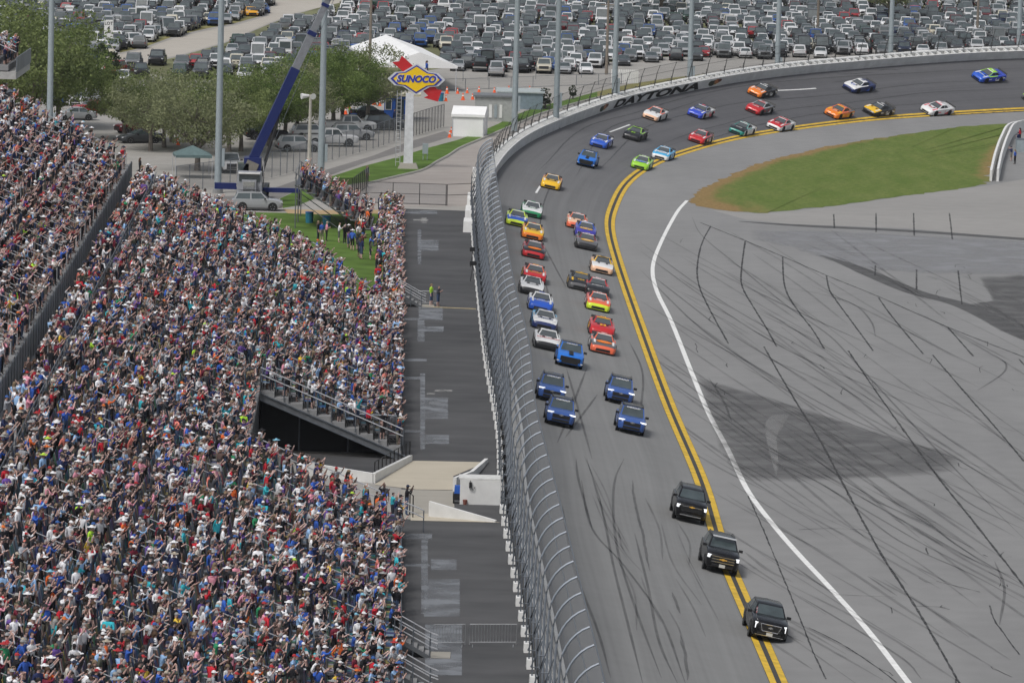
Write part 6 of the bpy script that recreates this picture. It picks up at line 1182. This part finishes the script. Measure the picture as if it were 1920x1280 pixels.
# ================================================================ car park
COLS = [('white', (.60, .605, .61), 30), ('black', (.012, .012, .014), 20), ('dark grey', (.055, .06, .065), 18), ('silver', (.32, .33, .34), 16), ('grey', (.14, .147, .152), 14), ('red', (.30, .022, .026), 3.5), ('maroon', (.10, .012, .016), 3), ('blue', (.025, .08, .26), 4), ('navy', (.012, .02, .05), 4), ('cream', (.50, .47, .38), 2), ('dark green', (.02, .05, .035), 1.5)]
KW = [('pickup', 30), ('suv', 34), ('big_suv', 12), ('sedan', 16), ('hatch', 7), ('van', 1.8), ('coupe', 4)]
KN = {'pickup': 'pickup truck', 'suv': 'SUV', 'big_suv': 'large SUV', 'sedan': 'sedan', 'hatch': 'hatchback', 'van': 'van', 'coupe': 'coupe'}
spots = []
def lot_ok(px, py):
    if inpoly((px, py), ROADP): return False
    if px < 520 and py > (112 if px > 225 else 200): return px > 225 and py < 150 and px > 330
    if py > 168: return False
    if 690 < px < 830 and py > 92: return False
    if px > 800 and py > 143 and px < 1110: return False
    if 800 < px <= 900 and py > 136: return False
    if px > 1100:
        i = near_i(at(px, py, GZ)); wy = pix(tpt(i, TW, 1.))[1]
        if py > wy+14: return False
    return True
lotrot = R(-1.)
rows = []; y = 610.; k = 0
while y < 960: rows.append((y, k % 2)); y += (5.3 if k % 2 == 0 else 8.6); k += 1
for ri, (y, par) in enumerate(rows):
    x = -95.+random.uniform(0, 2)
    while x < 105:
        x += random.uniform(2.4, 2.75) if random.random() > .03 else 5.
        p = Vector((x, y+random.uniform(-.35, .35)+x*math.tan(lotrot), GZ)); px, py, sc_ = pix(p)
        if not (-25 < px < 1945 and -12 < py) or not lot_ok(px, py): continue
        if tz(p.x, p.y) > 0.1 or False: continue
        i = near_i(p)
        if YN[i] @ (np.array([p.x, p.y])-YC[i]) < 21: continue
        f = -math.pi/2 if random.random() < (.82 if par == 0 else .62) else math.pi/2
        spots.append((p, f+lotrot+random.gauss(0, .035), sc_, ri, random.choices([q[0] for q in KW], weights=[q[1] for q in KW])[0], random.choices(COLS, weights=[c[2] for c in COLS])[0], px, py))
hand = [(135, 158, 'suv', 'white', -1.3), (158, 200, 'big_suv', 'white', -1.9), (106, 196, 'pickup', 'blue', -1.5), (255, 250, 'suv', 'maroon', -2.6), (262, 268, 'sedan', 'dark grey', -2.7), (140, 225, 'sedan', 'silver', -2.9), (230, 160, 'pickup', 'white', -1.6), (215, 139, 'suv', 'red', -1.8), (250, 128, 'big_suv', 'grey', -1.6), (262, 146, 'pickup', 'black', -1.4), (295, 122, 'big_suv', 'black', -1.6), (198, 105, 'hatch', 'cream', -1.2), (248, 88, 'pickup', 'white', -1.2), (312, 66, 'van', 'silver', -1.3), (222, 92, 'big_suv', 'black', -1.4), (470, 30, 'coupe', 'gold', -1.4), (492, 24, 'coupe', 'blue', -1.4), (620, 274, 'pickup', 'white', .15), (560, 284, 'suv', 'silver', .2), (585, 262, 'suv', 'white', .25), (655, 248, 'pickup', 'white', .2), (695, 222, 'sedan', 'black', .15), (430, 322, 'pickup', 'white', -1.4), (482, 394, 'suv', 'silver', .06), (500, 262, 'suv', 'black', .2), (660, 262, 'suv', 'silver', .2), (720, 244, 'suv', 'dark grey', .2), (168, 120, 'suv', 'navy', -1.3), (145, 110, 'suv', 'dark grey', -1.3), (172, 212, 'sedan', 'red', -2.7)]
cdict = {c[0]: c for c in COLS}; cdict['gold'] = ('amber', (.68, .33, .02), 1)
spots.sort(key=lambda q: -q[2])
NP = 268
for px, py, kd, cn, a_ in hand:
    c = cdict[cn]; r_ = vehicle(kd, 'parked_car', heading_matrix(G(px, py), Vector((math.cos(a_), math.sin(a_), 0))), c[1])
    w_ = ('beside the concrete lamp post' if px < 590 else 'along the chain link fence' if px < 640 else 'near the blue booth, fence side' if py > 246 else 'near the blue booth') if a_ > 0 and px > 490 else ('beside the crane truck' if px > 400 and py > 300 else 'under the oaks' if py > 240 else 'behind the upper stand' if py > 155 and px < 180 else 'at the lot road bend' if px < 240 else 'beside the lot road verge')
    tag(r_, '%s %s parked %s' % (c[0], KN[kd], w_), 'car', 'cars parked outside the main rows')
seen = {}
order = {}
for p, f, sc_, ri, kd, c, px, py in spots: order.setdefault(ri, []).append((p.x, c[0], KN[kd]))
for v_ in order.values(): v_.sort()
far_p, far_v, far_r, far_c = [], [], [], []
ordw = ORDW
rmin = min(q[3] for q in spots)
for n_, (p, f, sc_, ri, kd, c, px, py) in enumerate(spots):
    j = random.uniform(.85, 1.12); pc = tuple(min(1, v_*j) for v_ in c[1])
    if n_ < NP:
        r_ = vehicle(kd, 'parked_car', heading_matrix(p, Vector((math.cos(f), math.sin(f), 0))), pc, skip=('lower_intake',))
        row = order[ri]; ii = [q[0] for q in row].index(p.x); lf = row[ii-1] if ii else None; rg = row[ii+1] if ii+1 < len(row) else None; nb = [q for q in (lf, rg) if q]
        t_ = '%s %s between %s and %s, %s lot row' % (c[0], KN[kd], ' '.join(nb[0][1:]), ' '.join(nb[1][1:]), ordw[min(22, ri-rmin)]) if len(nb) == 2 else '%s %s at the end of the %s lot row' % (c[0], KN[kd], ordw[min(22, ri-rmin)])
        tag(r_, t_, 'car', 'cars parked in the lot rows')
    else: far_p.append(tuple(p)); far_v.append(sorted(KINDS).index(kd)); far_r.append(f); far_c.append(pc)
ccol = bpy.data.collections.new('car_shapes')
for kd in sorted(KINDS): ccol.objects.link(bpy.data.objects.new('shape_'+kd, joined(SHAPES[kd])))
o = instancer('parked_cars', far_p, ccol, far_v, far_r, [.93]*len(far_p), dict(paint=far_c, roof=far_c)); stuff(o, 'mass of parked cars filling the far rows of the lot', 'parked cars'); print('cars', len(spots))
# ================================================================ trees
BARK = mat('oak_bark', (.16, .14, .12), .95, noise=.25, scale=4)
def leafmat(nm, c0, c1):
    m, nt, b_ = _base(nm); g = nt.nodes.new('ShaderNodeNewGeometry'); n = nt.nodes.new('ShaderNodeTexNoise'); n.inputs['Scale'].default_value = .55; n.inputs['Detail'].default_value = 4; r = nt.nodes.new('ShaderNodeValToRGB'); r.color_ramp.elements[0].position = .35; r.color_ramp.elements[1].position = .65; r.color_ramp.elements[0].color = (*c0, 1); r.color_ramp.elements[1].color = (*c1, 1)
    nt.links.new(g.outputs['Position'], n.inputs['Vector']); nt.links.new(n.outputs['Fac'], r.inputs[0]); nt.links.new(r.outputs[0], b_.inputs['Base Color']); b_.inputs['Roughness'].default_value = .8; b_.inputs['Specular IOR Level'].default_value = .2; tr = nt.nodes.new('ShaderNodeBsdfTranslucent'); nt.links.new(r.outputs[0], tr.inputs[0]); ms = nt.nodes.new('ShaderNodeMixShader'); ms.inputs[0].default_value = .35; nt.links.new(b_.outputs[0], ms.inputs[1]); nt.links.new(tr.outputs[0], ms.inputs[2]); nt.links.new(ms.outputs[0], nt.nodes['Material Output'].inputs[0]); MATS[nm] = m; return m
LEAF = [leafmat('oak_leaf', (.105, .14, .05), (.24, .29, .11)), leafmat('sparse_oak_leaf', (.14, .165, .085), (.29, .31, .165)), leafmat('green_oak_leaf', (.085, .135, .035), (.20, .265, .085)), leafmat('dark_fir_leaf', (.022, .036, .018), (.05, .07, .03))]
def tree_shape(seed, rx, h, nleaf, m, tall=False):
    rg = np.random.default_rng(seed); tb = MB(); th = h*.27; tips = []
    tb.tube([(0, 0, 0), (.05, 0, th*.5), (0, .05, th)], [.26, .2, .18], 7)
    for k in range(9):
        a_ = k*2.4+rg.uniform(-.3, .3); e_ = rg.uniform(.35, 1.25); L_ = rg.uniform(.5, .95)*rx; p1 = Vector((0, 0, th*rg.uniform(.75, 1.05))); p2 = p1+Vector((math.cos(a_)*math.cos(e_), math.sin(a_)*math.cos(e_), math.sin(e_)))*L_*.6; p3 = p2+Vector((math.cos(a_+.3)*math.cos(e_*.8), math.sin(a_+.3)*math.cos(e_*.8), math.sin(e_*.8)+.1))*L_*.6
        tb.tube([p1, p2, p3], [.12, .07, .02], 5); tips += [p2, p3]
        for q in range(6): d = Vector(rg.normal(0, 1, 3)); d.z = abs(d.z)*.6; p4 = p2+d.normalized()*rx*.5; tb.tube([p2, p4], [.045, .012], 4); tips.append(p4)
    trunk = tb.mesh('trunk', BARK, 50); cl = []
    for k in range(64):
        u = rg.uniform(-1, 1, 3)
        while np.linalg.norm(u) > 1: u = rg.uniform(-1, 1, 3)
        u = u/np.linalg.norm(u)*np.linalg.norm(u)**.45; cl.append((np.array([u[0]*rx, u[1]*rx, th+(h-th)*(.5+.5*u[2])])*np.array([1, 1, 1]), rg.uniform(.45, .95)*rx*.30))
    cl += [(np.array(t_), rx*.24) for t_ in tips]
    vs_, fs_ = [], []; per = nleaf//len(cl)
    for c, r_ in cl:
        q = rg.normal(0, 1, (per, 3)); q = q/np.linalg.norm(q, axis=1)[:, None]*rg.uniform(.3, 1, (per, 1))**.5*r_*np.array([1, 1, .7])+c
        for p in q:
            n_ = rg.normal(0, 1, 3); n_ /= np.linalg.norm(n_); t_ = np.cross(n_, rg.normal(0, 1, 3)); t_ /= np.linalg.norm(t_)+1e-6; b2 = np.cross(n_, t_); s_ = rg.uniform(.055, .13); o = len(vs_); vs_ += [tuple(p-t_*s_), tuple(p+b2*s_*.6), tuple(p+t_*s_), tuple(p-b2*s_*.6)]; fs_.append((o, o+1, o+2, o+3))
    cb = MB(); cb.v = vs_; cb.f = fs_; cb.m = [0]*len(fs_); return trunk, cb.mesh('crown', m)
TSH = [tree_shape(1, 4.3, 7.6, 17000, LEAF[0]), tree_shape(2, 4.1, 7.2, 11500, LEAF[1]), tree_shape(3, 4.4, 7.8, 18000, LEAF[2]), tree_shape(4, 4.0, 7.0, 10000, LEAF[1]), tree_shape(5, 1.2, 4.2, 5000, LEAF[3])]
TREES = [(232, 262, 0, .95, 'olive live oak nearest the upper stand edge, two cars beneath'), (282, 283, 1, 1.05, 'thin leaved oak with cars parked behind its trunk'), (308, 277, 0, .95, 'olive oak close behind the thin leaved oak'), (322, 266, 3, 1., 'sparse brownish oak behind the canopy row'), (370, 320, 1, 1.25, 'broad bare branched oak over the green canopy'), (428, 292, 0, 1.1, 'oak left of the crane boom with dark trunk'), (452, 284, 2, 1.0, 'green oak directly behind the crane boom foot'), (505, 274, 2, 1.1, 'bushy green oak just past the crane boom'), (535, 262, 1, 1.05, 'grey green oak beside the concrete lamp post'), (556, 258, 3, 1.05, 'sparse oak behind the concrete lamp post'), (600, 248, 2, 1.15, 'dense green oak crossed by the second light pole'), (625, 236, 0, 1.1, 'olive oak near the orange vests'), (642, 240, 2, 1.05, 'green oak beside the yellow cabinet'), (690, 228, 3, 1.15, 'sparse oak beside the blue booth'), (60, 262, 0, 1.75, 'large dark oak towering behind the upper stand'), (15, 240, 0, 1.7, 'large olive oak at the stand corner'), (110, 240, 2, 1.45, 'tall oak partly hidden by the first light pole'), (190, 190, 4, 1.5, 'dark small fir between the red SUV and the oaks'), (1022, 204, 4, .55, 'small dark evergreen on the grass bank by the light pole'), (1074, 186, 4, .38, 'tiny dark evergreen farther up the grass bank'), (1668, 44, 1, 1.3, 'lone bare looking oak in the far car park'), (1240, 30, 1, 1.3, 'wide grey oak among the far parked cars'), (1800, 2, 0, 1.5, 'dark tree at the far edge of the lot'), (1880, 0, 2, 1.5, 'green tree at the far edge of the lot')]
for k, (px, py, sh, sc_, lb) in enumerate(TREES):
    o0 = empty('fir_tree' if sh == 4 else 'oak_tree', G(px, py), k*1.3); o0.scale = (sc_,)*3; tag(o0, lb, 'tree', 'trees outside the stand'); link('trunk', TSH[sh][0], o0); link('crown', TSH[sh][1], o0)
# upper deck corner at the left edge
UDK = empty('upper_deck', Vector(at_y(-10, 432, 17))); tag(UDK, 'corner of a higher grandstand deck with dark railing above the stand', 'grandstand')
p0_ = Vector(UDK.location)
uy = np.array(p0_); tgt = None
for z in np.arange(14, 30, .25):
    q = at_y(30, 420, z); 
    if abs(pix(q)[1]-132) < 3: tgt = Vector(q)
if tgt is None: tgt = Vector(at_y(40, 420, 22))
UDK.location = tgt-Vector((0, 0, 0))
MB().box((-4, 6, -.35), (8, 12, .55)).build('deck_edge', mat('deck_concrete', (.42, .42, .40), .7), UDK); MB().box((.03, 6, .45), (.08, 12, 1.1)).build('railing', WALLP, UDK)
for k in range(6): MB().tube([(-.6-k*.9, .2+k*.1, -1.6), (-.4-k*.9, -.3, -1.9)], [.35, .45], 8).build('loudspeaker', GALV, UDK); MB().box((-1-k*.85, 6, .2+k*.35), (.85, 12, .4)).build('tread', CONC, UDK)
for h in (1.0, 1.4): MB().tube([(.0, -.1, .4+h), (-4, -.1, 2.2+h)], .035, 5).build('handrail', RAIL, UDK)
for k in range(6):
    for y_ in np.arange(.4, 11, .6): add_person(tgt+Vector((-.9-k*.85, y_, .4+k*.35)), face(), 'upper deck')
# ================================================================ thin summer haze over the whole place
hz = MB().box((0, 0, 24), (11000, 11000, 51)).build('haze', None or mat('haze_air', (1, 1, 1), noise=0)); stuff(hz, 'thin pale haze in the air over the speedway', 'haze')
hm, nt, bs = _base('haze_volume'); nt.nodes.remove(bs); pv = nt.nodes.new('ShaderNodeVolumePrincipled'); pv.inputs['Color'].default_value = (.90, .94, 1., 1); pv.inputs['Density'].default_value = .000035; nt.links.new(pv.outputs[0], nt.nodes['Material Output'].inputs['Volume'])
hz.data.materials.clear(); hz.data.materials.append(hm)
finish_crowd()
